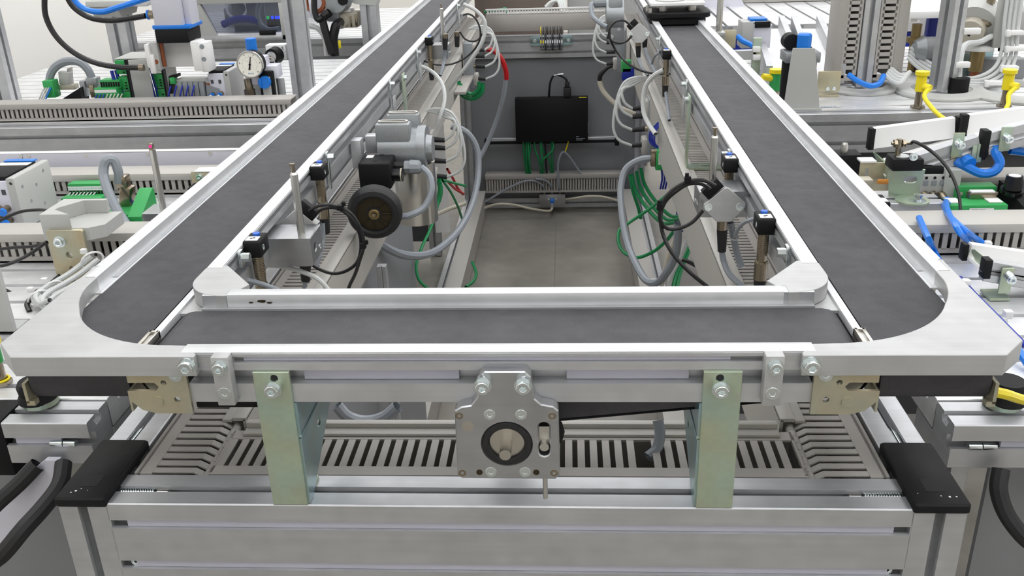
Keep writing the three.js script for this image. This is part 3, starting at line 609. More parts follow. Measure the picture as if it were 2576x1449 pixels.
// ---------------------------------------------------------------- geared motor and rubber wheel on the left
{
  const t = thing('gear_motor', 'cast metal geared motor with black terminal box hanging on left conveyor', 'motor');
  const a = [-218.1, 100.3, -700], b = [-158.8, 99.3, -700], r = (b[0] - a[0]) / 2, c = [(a[0] + b[0]) / 2, a[1] - 10, -700];
  part(t, 'gearbox', [cyl([a[0] + 4, c[1], -715], [b[0], c[1], -715], 30, 30, 28), box(a[0] + 2, b[0] - 8, c[1], c[1] + 42, -712, -690, 3), box(a[0] + 12, b[0], c[1], c[1] + 46, -748, -730, 3)], M.cast);
  part(t, 'cooling_slot', ext('y', slotHole((a[0] + b[0]) / 2 - 3, -701, (b[0] - a[0]) - 16, 12), c[1] + 42, c[1] + 44.5, [slotHole((a[0] + b[0]) / 2 - 3, -701, (b[0] - a[0]) - 22, 6)]), M.steel);
  part(t, 'cooling_slot', ext('y', slotHole((a[0] + b[0]) / 2 + 6, -739, (b[0] - a[0]) - 16, 12), c[1] + 46, c[1] + 48.5, [slotHole((a[0] + b[0]) / 2 + 6, -739, (b[0] - a[0]) - 22, 6)]), M.steel);
  part(t, 'end_flange', [cyl([b[0], c[1], -715], [b[0] + 12, c[1], -715], 33, 33, 28), cyl([b[0] + 12, c[1], -715], [b[0] + 20, c[1], -715], 20, 18, 24)], M.cast);
  part(t, 'mount_bar', [box(-250, -236, c[1] - 18, c[1] + 22, -700, -680, 0.8), box(-236, a[0] + 6, c[1] - 6, c[1] + 20, -730, -712, 0.8)], M.alloy);
  part(t, 'motor_can', [cyl([b[0] - 10, c[1] - 20, -720], [b[0] - 10, c[1] - 110, -720], 30, 30, 28)], M.steel);
  const q0 = [-233.6, 90.3, -640], q1 = [-189.1, 56.8, -640];
  const tb = part(t, 'terminal_box', [box(q0[0], q1[0], q1[1] - 4, q0[1], -690, -640, 3)], M.black, 0.9);
  part(tb, 'tag', box(q0[0] + 6, q0[0] + 16, q0[1], q0[1] + 0.6, -682, -668), M.whitePlastic);
  part(tb, 'box_screw', [cyl([q0[0] + 22, q0[1] - 1, -652], [q0[0] + 22, q0[1] + 0.4, -652], 3.2, 3.2, 14), cyl([q0[0] + 26, q0[1] - 1, -684], [q0[0] + 26, q0[1] + 0.4, -684], 3, 3, 14)], M.hole);
  const e = [-187.8, 69.3, -655], e1 = [-174.4, 69.1, -655];
  part(tb, 'blind_plug', [cyl([e[0] - 4, e[1], -655], [e1[0], e[1], -655], 9, 9, 18)], M.blackGloss);
  part(tb, 'seal', cyl([e1[0] - 3, e[1], -655], [e1[0] - 1.2, e[1], -655], 9.5, 9.5, 18), M.cableBeige);
  const g = [-174.4, 75.6, -672], g1 = [-150.8, 75.3, -672];
  part(tb, 'cable_gland', [cyl([g[0], g[1], -672], [g[0] + 8, g[1], -672], 9, 9, 6), cyl([g[0] + 8, g[1], -672], [g1[0] - 3, g1[1], -672], 10, 9.6, 10), cyl([g1[0] - 3, g1[1], -672], [g1[0], g1[1], -672], 9.6, 6, 10)], M.greyPlastic);
  part(tb, 'gland_boss', cyl([q1[0] - 6, g[1], -672], [g[0], g[1], -672], 8.6, 8.6, 14), M.blackGloss);
  cable('thick grey cable leaving the motor gland and curving down to the wheel', [[g1[0], g1[1], -672], [-139.2, 65.6, -665], [-135.8, 46.7, -655], [-145.9, 25.7, -645], [-166.4, 16.5, -635], [-189.8, 13.2, -640]], 4.6, M.cableGrey);
  const w = thing('rubber_wheel', 'round black rubber wheel with brass coloured hub below the left motor', 'roller');  // a rubber wheel hanging in front of the motor
  const h = [-204.6, 37.6, -590], R = 37;
  part(w, 'tyre', lathe([[25, -12], [32, -13], [36, -9], [R, -2], [36.4, 6], [33, 11], [27, 12.6], [24, 11], [24, 6], [10, 6], [10, 8], [0, 8]], h, [0.08, -0.06, 1], 48), M.rubber);
  part(w, 'hub_disc', lathe([[24, 6.2], [9, 6.2], [8, 7]], h, [0.08, -0.06, 1], 40), M.hubDark);
  part(w, 'hub', [lathe([[3, 8], [7.2, 8.4], [7.6, 10], [6.2, 11], [3.6, 11]], h, [0.08, -0.06, 1], 28)], M.brass);
  for (let i = 0; i < 8; i++) { const an = i / 8 * 2 * Math.PI; part(w, 'spoke', cyl([h[0] + 8 * Math.cos(an), h[1] + 8 * Math.sin(an), h[2] + 6.6], [h[0] + 23 * Math.cos(an), h[1] + 23 * Math.sin(an), h[2] + 6.6], 0.8, 0.8, 6), M.hubDark); }
  part(w, 'axle_nut', cyl([h[0] + 0.6, h[1], h[2] + 8], [h[0] + 1, h[1] - 0.5, h[2] + 13], 3, 3, 6), M.nickel);
}
// distant geared motor on the right
{
  const t = thing('gear_motor', 'distant cast geared motor on the far right conveyor', 'motor');
  const a = [155.2, 114.8, -1900], b = [199.9, 113.7, -1900];
  part(t, 'gearbox', [cyl([a[0], a[1], -1900], [b[0], a[1], -1900], 40, 40, 24), box(a[0] + 6, b[0] - 4, a[1], a[1] + 50, -1890, -1868, 3), box(a[0] + 8, b[0] + 2, a[1] - 70, a[1], -1900, -1870, 6)], M.cast);
  part(t, 'slot_top', ext('y', slotHole((a[0] + b[0]) / 2, -1879, (b[0] - a[0]) - 14, 12), a[1] + 50, a[1] + 52, [slotHole((a[0] + b[0]) / 2, -1879, (b[0] - a[0]) - 22, 6)]), M.steel);
  for (const y of [-30, -48]) flush(t, [(a[0] + b[0]) / 2 + (y + 40), a[1] + y, -1869], [0, 0, 1], 1);
  part(t, 'gland', cyl([a[0] - 30, a[1] + 34, -1890], [a[0], a[1] + 34, -1890], 12, 12, 10), M.greyPlastic);
  cable('grey cable drooping from the distant right motor', [[a[0] - 30, a[1] + 34, -1890], [117.8, 145.7, -1880], [119.4, 122.7, -1860], [134.9, 108.5, -1840], [154.6, 96.8, -1830]], 6, M.cableGrey);
}
// ---------------------------------------------------------------- rear wall: duct, terminals, network switch, manifold
{
  const z = ZB + 2;
  const t = thing('cable_duct', 'plain lidded cable duct across the far end of the table', 'cable duct');
  part(t, 'duct_body', [box(-236, 236, -54, 4, z - 30, z + 24)], M.duct);
  part(t, 'duct_lid', [box(-236, 236, -58, 0, z + 24, z + 30, 1)], M.duct);
  const f = shared(box(-3, 3, 0, 14, -1, 1), 0);
  for (let x = -228; x <= 228; x += 10.4) place(t, 'finger', f, M.whitePlastic, [x, 3, z + 26]);
  part(t, 'rim', box(-236, 236, 16, 22, z + 25, z + 29, 0.5), M.whitePlastic);
  const d = thing('terminal_strip', 'row of grey screw terminals on a short rail at the far beam', 'terminals');
  const p0 = [-78.2, -96.1, -2890], p1 = [75.3, -99.5, -2890];
  part(d, 'mount_rail', [box(p0[0], p1[0], p0[1] - 17, p0[1] + 17, z, z + 5, 0.5), box(p0[0], p1[0], p0[1] - 17, p0[1] - 13, z + 5, z + 11)], M.zincBlue);
  for (const x of [p0[0] + 16, p1[0] - 14]) screw(d, [x, p0[1], z + 5], [0, 0, 1], 1);
  for (let i = 0; i < 10; i++) {
    const x = p0[0] + 36 + i * 8.4;
    const m = part(d, 'terminal', [box(x, x + 7.4, p0[1] - 24, p0[1] + 24, z + 8, z + 44, 0.6), box(x, x + 7.4, p0[1] - 32, p0[1] - 24, z + 8, z + 30)], i % 3 === 2 ? M.darkPanel : M.greyPlastic);
    part(m, 'marker', [box(x + 1.5, x + 6, p0[1] - 4, p0[1] + 6, z + 44, z + 45)], i < 2 ? M.yellow : M.whitePlastic);
    part(m, 'entry', [box(x + 1.6, x + 5.8, p0[1] + 10, p0[1] + 18, z + 43.6, z + 44.4), box(x + 1.6, x + 5.8, p0[1] - 20, p0[1] - 12, z + 43.6, z + 44.4)], M.hole);
    cable(`black wire rising from far terminal number ${['one', 'two', 'three', 'four', 'five', 'six', 'seven', 'eight', 'nine', 'ten'][i]} from the left`, [[x + 3.7, p0[1] + 22, z + 36], [x + 3 + (i % 3) * 2, p0[1] + 38, z + 40], [x + 4, p0[1] + 58, z + 24]], 1.5, i < 1 ? M.yellow : M.cableBlack, 'wire', 'wire');
  }
  // network switch
  const s = thing('network_switch', 'flat black network switch box hanging on the grey rear panel', 'network switch');
  const a = [-138, -297.1, -2835], b = [131.3, -458.7, -2835];
  part(s, 'case', box(a[0], b[0], b[1], a[1], -2880, -2835, 1.5), M.black);
  part(s, 'logo', [box(b[0] - 44, b[0] - 34, b[1] + 16, b[1] + 19, -2835, -2834.4), box(b[0] - 44, b[0] - 10, b[1] + 9, b[1] + 11.5, -2835, -2834.4), box(b[0] - 44, b[0] - 20, b[1] + 4, b[1] + 6.5, -2835, -2834.4)], M.greyPlastic);
  part(s, 'label', box(b[0] - 32, b[0] - 5, a[1] + 0.2, a[1] + 0.8, -2850, -2840), M.yellow);
  part(s, 'side_label', box(b[0], b[0] + 1, b[1] + 30, b[1] + 66, -2870, -2842), M.whitePlastic);
  const pl = thing('power_plug', 'black appliance plug standing in the top of the network switch', 'plug');
  const q = [55.3, -286.3, -2850];
  part(pl, 'plug_body', [box(q[0] - 14, q[0] + 14, q[1] - 6, q[1] + 26, -2866, -2838, 3), box(q[0] - 9, q[0] + 9, q[1] + 26, q[1] + 46, -2862, -2842, 3)], M.rubber);
  const cp = [[q[0], q[1] + 44, -2852], [51.3, -231.3, -2852], [28.1, -216.3, -2852], [9.3, -214.5, -2852], [-4.1, -233.1, -2852], [-10.4, -267, -2855], [-12.5, -296.2, -2868]];
  cable('black power cord looping over the network switch', cp, 4, M.cableBlack);
  solo('cord_tag', 'white folded tag on the looped power cord', 'tag', turn(box(cp[2][0] - 22, cp[2][0] + 14, cp[2][1] + 4, cp[2][1] + 6, -2862, -2840, 0.6), cp[2], 0, 0, 6), M.whitePlastic);
  const r = thing('mounting_rail', 'slim aluminium rail with black end blocks under the network switch', 'rail');
  const c = [-250.9, -454.3, -2860], e = [240.6, -462.4, -2860], y = (c[1] + e[1]) / 2;
  part(r, 'rail', [prof('x', c[0], e[0], -2880, -2860, y - 12, y + 8, {})], M.alloy);
  part(r, 'rail_front', box(c[0], e[0], y - 13, y - 2, -2860, -2856), M.black);
  for (const x of [c[0], e[0]]) part(r, 'end_block', box(x - 8, x + 8, y - 24, y + 6, -2882, -2850, 1.5), M.black);
  // patch cables
  const top = b[1], lows = [[1318, 1322], [1325, 1326], [1330, 1333], [1334, 1330], [1346, 1358], [1361, 1366], [1364, 1384], [1372, 1374], [1391, 1362], [1388, 1390]];
  lows.forEach(([u0, u1], i) => {
    const k = (u) => (u - 1390) * 1.52 - 3;
    cable(`${['leftmost', 'second', 'third', 'fourth', 'fifth', 'sixth', 'seventh', 'black eighth', 'ninth', 'rightmost'][i]} patch cable under the network switch counted from the left`, [[k(u0), top + 4, -2858], [k(u0) + 2, top - 30, -2852 + (i % 3) * 5], [k(u1), top - 80, -2850 + (i % 3) * 6], [k(u1) + 3, top - 140, -2868]], 3.6, i === 7 ? M.cableBlack : M.greenWire, 'patch_cable');
  });
  cable('thin yellow lead leaving the network switch', [[60, top + 3, -2858], [54, top - 20, -2850], [44, top - 48, -2848]], 2.6, M.yellow, 'lead');
  // lower duct with upright fingers
  const l = thing('cable_duct', 'slotted cable duct low down under the network switch', 'cable duct');
  const d0 = [-2.8, -589.1, -2850][1], d1 = [-3.7, -662, -2850][1];
  part(l, 'duct_body', [box(-262, 262, d1, d1 + 3, -2898, -2852), box(-262, 262, d1, d0 - 4, -2900, -2897), box(-262, 262, d1, d1 + 8, -2853, -2850)], M.duct);
  part(l, 'duct_lid', [box(-262, 262, d0 - 18, d0, -2900, -2846, 1.5)], M.duct);
  const fg = shared(box(-3.2, 3.2, d1 + 6, d0 - 16, -2853, -2850.4), 0);
  for (let x = -256; x <= 256; x += 10.4) place(l, 'finger', fg, M.duct, [x, 0, 0]);
  // air manifold
  const mth = thing('air_manifold', 'small aluminium air manifold with blue fittings at the far bottom beam', 'manifold');
  const m0 = [-55.7, -669.3, -2845], m1 = [44.9, -712.4, -2845];
  part(mth, 'block', box(m0[0], m1[0], m1[1], m0[1], -2875, -2845, 1), M.milled);
  for (const u of [0.2, 0.5, 0.8]) { const x = m0[0] + (m1[0] - m0[0]) * u; const f1 = part(mth, 'fitting', cyl([x, m0[1], -2858], [x, m0[1] + 10, -2858], 5, 4.4, 14), M.nickel); part(f1, 'collar', cyl([x, m0[1] + 10, -2858], [x, m0[1] + 14, -2858], 4.8, 4.8, 14), M.blue); }
  const vx = (m0[0] + m1[0]) / 2, vy = (m0[1] + m1[1]) / 2;
  part(mth, 'shutoff_valve', [cyl([vx, vy, -2845], [vx, vy - 4, -2822], 8, 8, 16)], M.blue);
  part(mth, 'valve_nut', cyl([vx, vy - 6, -2830], [vx, vy - 20, -2812], 7.4, 6, 6), M.steel);
  for (const x of [vx - 14, vx + 14]) flush(mth, [x, vy + 4, -2844.6], [0, 0, 1], 0.8);
  cable('pale air hose running left from the manifold valve', [[vx, vy - 20, -2812], [-11.4, -719, -2800], [-79.3, -708.3, -2790], [-154.7, -689.9, -2790], [-215.5, -687.5, -2790], [-274.1, -705.9, -2790]], 5, M.cableBeige, 'air_hose', 'hose');
  cable('pale air hose running right from the manifold end', [[m1[0] + 2, vy - 4, -2856], [72.5, -682.1, -2830], [133, -670.1, -2820], [193.5, -674, -2820], [254.1, -692.3, -2820]], 5, M.cableBeige, 'air_hose', 'hose');
  cable('grey air hose from left manifold fitting tied along the duct', [[m0[0] + (m1[0] - m0[0]) * 0.2, m0[1] + 12, -2858], [-39.8, -634.4, -2845], [-71.3, -611.9, -2840], [-109.1, -611.4, -2835], [-162.7, -631.2, -2830], [-216.8, -660.7, -2825], [-276.1, -695.2, -2820]], 4, M.cableGrey, 'air_hose', 'hose');
  cable('grey air hose from middle manifold fitting joining the tied pair', [[m0[0] + (m1[0] - m0[0]) * 0.5, m0[1] + 12, -2858], [-10.8, -630.1, -2845], [-33.2, -609.2, -2840], [-66.5, -603.4, -2838]], 4, M.cableGrey, 'air_hose', 'hose');
  cable('grey air hose rising from right manifold fitting over the duct', [[m0[0] + (m1[0] - m0[0]) * 0.8, m0[1] + 12, -2858], [21.1, -637.5, -2842], [18.5, -589.5, -2840], [22.2, -527.3, -2840], [38.9, -501.4, -2846], [58.3, -517.1, -2846], [104.7, -586.9, -2848]], 4, M.cableGrey, 'air_hose', 'hose');
}
// low lidded ducts along both sides of the floor, white box at the right
for (const s of [-1, 1]) {
  const t = thing('cable_duct', `broad beige lidded duct low along the ${s < 0 ? 'left' : 'right'} bottom rail`, 'cable duct');
  part(t, 'duct_body', box(s * 264, s * 306, -740, -654, -2840, -200), M.duct);
  part(t, 'duct_lid', box(s * 261, s * 308, -656, -650, -2845, -195, 1), M.lid);
}
// ---------------------------------------------------------------- cables inside the table
{
  // left: looped pair of black leads by the wheel
  cable('upper black sensor lead arching from the left cylinder past the wheel', [[-222, 123, -346], [-211.2, 128.6, -345], [-194, 128.8, -345], [-177.8, 120.6, -345], [-168.6, 104.8, -345], [-166.2, 84.3, -345], [-172.4, 65.8, -345], [-179.2, 49.5, -345], [-187.4, 34.3, -345], [-193.7, 16.1, -345]], 1.9, M.cableBlack);
  cable('lower black sensor lead arching beside the other near the wheel', [[-218.1, 117.1, -350], [-207.9, 123.3, -350], [-193.5, 124.4, -350], [-180.2, 115.3, -350], [-172.2, 100.7, -350], [-170.7, 80.1, -350], [-176.9, 61.5, -350], [-190.3, 51.2, -350], [-204.7, 48.5, -350], [-218.9, 53.4, -350], [-229.1, 60.6, -350]], 1.9, M.cableBlack);
  for (const [p, lab] of [[[-187.4, 126.5, -345], 'black cable tie at the top of the left lead loop'], [[-167.2, 82.9, -345], 'black cable tie low on the left lead loop']]) solo('cable_tie', lab, 'cable tie', [bxc(p, [7, 6, 6], 1), bxc([p[0] + 4, p[1] + 4, p[2]], [4, 5, 3], 0.5)], M.black);
  cable('grey lead hanging from the second left sensor plug', [[-246.2, 62.1, -480], [-248, 41.3, -480], [-251, 24.1, -470], [-257, 9.3, -465]], 2.6, M.cableGrey);
  cable('pale hose curving from the front left sensor under the stop block', [[-268.1, 79, -300], [-247.9, 78.4, -300], [-225.5, 72.3, -300], [-207.6, 63.2, -300], [-195.8, 48.1, -300]], 2.6, M.cableLight, 'air_hose', 'hose');
  cable('short grey lead under the left front plug', [[-226.9, 53.8, -318], [-228.6, 47.3, -318], [-232.6, 35.7, -318]], 2.4, M.cableGrey);
  cable('grey lead crossing the left duct near the inner guide', [[-257.3, 97.2, -220], [-246, 89.1, -230], [-230.9, 77, -240]], 2.6, M.cableGrey);
  // left: big grey cable loop, red leads, green patch leads
  cable('big grey supply cable looping below the left motor', [[-210.3, -69.2, -1500], [-179, -80.8, -1500], [-155.2, -118.4, -1500], [-151.2, -169.4, -1480], [-158.1, -216.7, -1420], [-175.9, -240, -1300], [-200, -229.6, -1150], [-215.9, -188, -1000], [-233.3, -145.9, -900], [-245.1, -105.5, -830], [-253.9, -82.9, -800]], 7.5, M.cableGrey);
  const comb = (label, p, dx, n, mat, r) => { for (let i = 0; i < n; i++) cable(`${label}, strand ${['one', 'two', 'three', 'four', 'five', 'six'][i]}`, p.map((q, k) => [q[0] + dx * i * (k / (p.length - 1)), q[1] - i * 3 * (k / (p.length - 1)), q[2] - i * 4]), r, mat, 'patch_cable'); };
  comb('green patch cable fanning down from the left controller', [[-211.4, -121.7, -1250], [-211.1, -143, -1250], [-221, -168.8, -1250], [-243.3, -190.3, -1250], [-272.8, -192.6, -1250], [-286.2, -181.1, -1250]], 3, 5, M.greenWire, 3.4);
  cable('single green patch cable dropping below the left controller to the floor', [[-207.8, -122.9, -1240], [-211.6, -157, -1240], [-225, -203.4, -1200], [-240.3, -231.8, -1150], [-248.3, -258.3, -1120], [-240.5, -279.9, -1100], [-223.6, -299.8, -1100]], 3.2, M.greenWire, 'patch_cable');
  cable('green wire running right from the left controller behind the big loop', [[-210.9, -134.4, -1300], [-194, -157.1, -1350], [-172.3, -180.2, -1400]], 2.8, M.greenWire, 'wire', 'wire');
  cable('second green wire dropping right behind the big loop', [[-208.6, -137.9, -1300], [-199.7, -179.6, -1350], [-192.8, -228.5, -1400], [-190.4, -276.4, -1450]], 2.8, M.greenWire, 'wire', 'wire');
  cable('upper red lead behind the big grey loop', [[-211.9, -140.3, -1400], [-206.3, -178.4, -1450], [-200.2, -220.9, -1500], [-190.4, -232.7, -1500]], 3, M.red, 'wire', 'wire');
  cable('lower red lead behind the big grey loop', [[-211, -170.5, -1400], [-203.1, -202.1, -1450], [-190.3, -230.8, -1500]], 3, M.red, 'wire', 'wire');
  cable('grey cable lying under the green patch cables', [[-302.1, -216.8, -1300], [-269.6, -220.8, -1300], [-242.3, -231.3, -1350], [-212.8, -232.9, -1400], [-182, -237.8, -1450]], 5, M.cableBeige);
  cable('short green cable end on the floor duct', [[-242.7, -640, -2083.5], [-223.2, -645, -1999.5], [-228.6, -648, -1951.7], [-246, -648, -1910.6]], 5, M.greenWire);
  // far left: red sleeve and grey cable down the rear panel
  cable('bright red sleeve bending down in front of the rear panel', [[-209.1, -57, -2500], [-179.6, -67.8, -2500], [-158.4, -93.8, -2500], [-146.6, -130.2, -2500], [-144.9, -158.8, -2500]], 8.5, M.red, 'sleeve');
  cable('grey cable hanging out of the red sleeve', [[-146.2, -158.8, -2500], [-157.4, -217.7, -2500], [-178.4, -284.1, -2500], [-202.7, -342.3, -2490], [-221, -380.5, -2480], [-251.2, -429.7, -2460]], 7.5, M.cableGrey);
  cable('green patch bundle looping below the far left box', [[-236, -45.4, -1900], [-233.9, -66.6, -1900], [-218.8, -85, -1900], [-195.5, -89.7, -1900], [-175.6, -75.2, -1900], [-171.4, -52, -1900]], 8, M.greenWire, 'patch_cable');
  cable('inner strand of the green loop below the far left box', [[-228.9, -50.9, -1890], [-215.1, -72.3, -1890], [-196.1, -77, -1890], [-181.7, -64.5, -1890], [-178.7, -45.6, -1890]], 5, M.greenWire, 'patch_cable');
  cable('thin black lead sweeping across the far left duct', [[-263.7, 84, -1480], [-230.8, 73.8, -1480], [-195.5, 75.6, -1480], [-159.5, 93.8, -1480], [-136.4, 121.4, -1480], [-132.7, 146.6, -1480], [-142.7, 171.8, -1480], [-156.9, 180.5, -1480], [-168.2, 178.3, -1480]], 2, M.cableBlack);
  cable('second thin black lead from the far left plug', [[-181.4, 137.7, -1520], [-170.7, 122, -1520], [-153.3, 116.4, -1520], [-139.8, 121.3, -1520], [-133.1, 132.3, -1520]], 2, M.cableBlack);
  cable('pale cable arching beside the far left box', [[-190.6, 176.1, -1700], [-162.8, 161.8, -1700], [-142, 138.4, -1700], [-141.2, 110.7, -1700], [-154.2, 78.2, -1700], [-239, -30, -1720]], 4.5, M.cableLight);
  cable('grey sensor lead dropping onto the far left duct', [[-212.6, 103.6, -1490], [-215.6, 82.9, -1490], [-219.6, 65, -1470], [-223.4, 54, -1460]], 4, M.cableGrey);
  cable('pale hose crossing from the conveyor over the left duct edge', [[-260.5, 87.9, -1400], [-237.4, 77.4, -1400], [-217, 64.9, -1380], [-203.9, 46.2, -1360], [-201.2, 22.9, -1340], [-208.6, -1.6, -1320], [-221.3, -30.8, -1320]], 4.2, M.cableLight, 'air_hose', 'hose');
  // right
  cable('thick dark grey supply cable bowing down on the right', [[223.9, -80.4, -1250], [200.1, -83.3, -1250], [172.5, -101.9, -1250], [161.6, -133.3, -1230], [161.9, -175.3, -1180], [169.2, -211.7, -1120], [181.7, -229.2, -1050], [196.7, -240.6, -1000], [210.9, -229, -960], [221.3, -203.3, -930], [236.7, -150.4, -900], [235.9, -86, -880]], 7, M.cableGrey);
  cable('upper black lead ringed from the right diamond cylinder', [[214.8, 127.9, -400], [201.6, 134, -400], [186.6, 133.7, -400], [171.9, 126.3, -400], [160.3, 113.7, -400], [155.6, 97.6, -400], [157.3, 85.9, -400], [165, 78.8, -400], [176, 78.7, -400], [191, 85.5, -400], [202.5, 99.3, -400]], 2.2, M.cableBlack);
  cable('lower black lead from the right diamond cylinder running down to the front', [[210.2, 122.4, -405], [200.4, 128.4, -405], [187.4, 129, -405], [172.7, 120.1, -405], [161, 107.4, -405], [157.1, 91.2, -405], [160, 71.8, -400], [169.3, 54.2, -390], [186.4, 36.6, -380], [212.3, 16.7, -370]], 2.2, M.cableBlack);
  for (const [p, lab] of [[[184.4, 135.1, -400], 'black cable tie on top of the right lead ring'], [[155.4, 104.5, -400], 'black cable tie at the left of the right lead ring']]) solo('cable_tie', lab, 'cable tie', [bxc(p, [7, 8, 6], 1), bxc([p[0] - 1, p[1] + 5, p[2]], [4, 5, 3], 0.5)], M.black);
  cable('bright green patch cable crossing in front of the right floor duct', [[272, -165.5, -1300], [247.9, -187, -1300], [215.3, -213.1, -1300], [182.2, -236.8, -1300], [162.8, -245.5, -1280], [160.4, -264.9, -1260], [171.1, -279.6, -1240], [194.7, -283.5, -1220], [225.1, -264.4, -1200], [248, -235.4, -1180], [265.3, -194.9, -1150]], 3.6, M.greenWire, 'patch_cable');
  for (const [i, k] of [[0, 0], [1, 10], [2, 20]]) cable(`green patch cable in the right hand bundle, ${['left', 'middle', 'right'][i]} strand`, [[195.6, -159.8, -1400], [205.1, -196.4, -1400], [226.2, -226.9, -1380], [258, -250.2, -1340], [283.1, -236.2, -1300], [304.5, -222.2, -1260], [300, -249.9, -1240], [284.6, -286.1, -1220], [267.6, -322.2, -1200], [258.5, -349.1, -1180]].map((q) => [q[0] + k, q[1] + k * 0.5, q[2] - i * 8]), 4, M.greenWire, 'patch_cable');
  cable('green wire running straight down by the right floor duct', [[194.7, -174.8, -1450], [201.7, -212.3, -1450], [214.3, -250.4, -1450], [221.3, -279.3, -1450]], 4, M.greenWire, 'patch_cable');
  cable('beige cable bowing down right of the white box', [[277.2, -106.8, -1000], [257.4, -136.6, -1000], [241.2, -174.5, -1000], [230.1, -221.1, -1000], [224.4, -268.8, -1000]], 4.2, M.cableBeige);
  cable('pale cable hanging from the right duct to the white box', [[281.7, -147.1, -1050], [275.8, -178.3, -1050], [262.9, -217.9, -1050], [249.3, -250.1, -1050], [243.2, -287, -1050]], 4.6, M.cableLight);
  cable('black cable slanting to the lower right behind the patch bundle', [[270.9, -239.6, -1100], [285.9, -238.3, -1080], [302.3, -242.5, -1060], [322.6, -258.6, -1040], [339, -274.4, -1020]], 4, M.cableBlack);
  cable('grey lead from the right plug lying across the duct lid', [[230.6, 41.3, -425], [233, 29.9, -425], [239.1, 16.7, -415], [251.6, 6.9, -405], [257.9, 0.7, -400]], 3.4, M.cableGrey);
  cable('flat pair of grey leads diving into the right duct', [[242.9, 67.1, -450], [247.8, 47.3, -450], [253.3, 27.3, -450], [258.5, 13.1, -445]], 4, M.cableGrey);
  cable('thin grey lead looping from the right front sensor', [[240.1, 125.2, -300], [233.7, 118.8, -310], [232.1, 101.2, -340], [236.2, 76.1, -380]], 2, M.cableGrey);
  solo('cable_tie', 'pale cable tie on the flat grey leads at right', 'cable tie', [ring([247.5, 49.8, -446], 5, 1, [0, 1, 0.2])], M.cableLight);
  // far right
  cable('black then beige cable bowing down in front of the rear panel at right', [[216.3, -76.5, -2300], [180.3, -87.7, -2300], [156.3, -113.8, -2300], [154, -129.5, -2300]], 8, M.cableBlack);
  cable('beige cable continuing down to the right controller', [[154, -129.5, -2300], [162.3, -154.4, -2290], [186.1, -181.1, -2270], [215.6, -201.7, -2250], [262.1, -217.6, -2220]], 7.5, M.cableBeige);
  cable('black lead ringed from the far diamond cylinder', [[193.6, 146.4, -1470], [176.5, 160, -1470], [158, 157.9, -1470], [145.5, 141.7, -1470], [147.4, 122.5, -1470], [164.5, 113.8, -1470], [181.5, 116.8, -1470], [194, 128.2, -1470]], 2.4, M.cableBlack);
  cable('long black lead crossing the far right duct', [[145.1, 142.8, -1480], [148.8, 119.3, -1480], [162.8, 93.7, -1480], [186, 71.2, -1460], [217.3, 61.1, -1420], [247, 63, -1380], [268.7, 70.9, -1340]], 2.6, M.cableBlack);
  cable('pale hose arching over the far right duct edge', [[241.6, 96.1, -1250], [223.7, 83, -1260], [209.7, 62, -1270], [204.9, 34.5, -1270], [206.4, 8.9, -1260], [214.7, -8, -1240], [225.5, -18.8, -1200]], 4.6, M.cableLight, 'air_hose', 'hose');
  cable('grey lead from the far sensor plug diving into the right duct', [[246, 56.7, -1250], [247.8, 38.5, -1230], [248.3, 12.9, -1180]], 3.4, M.cableGrey);
  cable('grey lead from the far plug lying on the right duct', [[210.9, 76.5, -1500], [215, 62.8, -1480], [229.3, 44.8, -1460]], 3.6, M.cableGrey);
  cable('thicker grey lead beside it lying on the right duct', [[225.8, 94.3, -1520], [229.8, 80.4, -1500], [238.2, 64.1, -1470], [245.4, 50.6, -1450]], 4.4, M.cableGrey);
  cable('thin grey lead looping to the far right sensor', [[233.6, 129.5, -1250], [225.8, 119.5, -1270], [224.6, 95.4, -1320]], 2.4, M.cableGrey);
}
// ---------------------------------------------------------------- controllers hanging under the ducts
function controller(label, short, c, k, s) {          // s = direction the plugs point
  const t = thing('bus_controller', label, 'controller');
  const X = (d) => c[0] + s * d * k;
  const bx = (a, b, y0, y1, z0, z1, r) => box(Math.min(X(a), X(b)), Math.max(X(a), X(b)), c[1] + y0 * k, c[1] + y1 * k, c[2] + z0 * k, c[2] + z1 * k, r);
  part(t, 'housing', [bx(0, 26, -70, 60, -26, 26, 2)], M.greyPlastic);
  part(t, 'front_module', bx(-12, 2, -64, -30, -20, 22, 4), M.lid);
  part(t, 'front_module', bx(-8, 2, 20, 56, -20, 22, 2), M.lid);
  part(t, 'side_panel', [bx(26, 29, -74, 66, -30, 30)], M.duct);
  const names = ['top', 'second', 'third', 'lowest'];
  [40, 22, -8, -44].forEach((y, i) => {
    const b = part(t, 'plug_boot', cyl([X(-6), c[1] + y * k, c[2] + 10 * k], [X(-34), c[1] + (y - 2) * k, c[2] + 12 * k], 6.5 * k, 5 * k, 12), M.rubber);
    part(b, 'plug_face', cyl([X(4), c[1] + y * k, c[2] + 10 * k], [X(-6), c[1] + y * k, c[2] + 10 * k], 7 * k, 7 * k, 12), M.nickel);
    cable(`${names[i]} pale lead looping from the ${short}`, [[X(-34), c[1] + (y - 2) * k, c[2] + 12 * k], [X(-52 - i * 4), c[1] + (y + 12) * k, c[2] + 12 * k], [X(-58 - i * 6), c[1] + (y + 40) * k, c[2] + 8 * k], [X(-40 - i * 4), c[1] + (86 + i * 3) * k, c[2]], [X(-8), c[1] + (98 + i * 2) * k, c[2] - 6 * k], [X(10), c[1] + 96 * k, c[2] - 10 * k]], 3.2 * k, M.cableLight);
  });
  return t;
}
controller('grey bus controller under the left duct behind the motor', 'bus controller behind the left motor', [-234.9, -90.5, -1330], 0.95, -1);
controller('distant grey bus controller under the far left duct', 'distant bus controller at far left', [-205.9, -23.4, -2050], 0.95, -1);
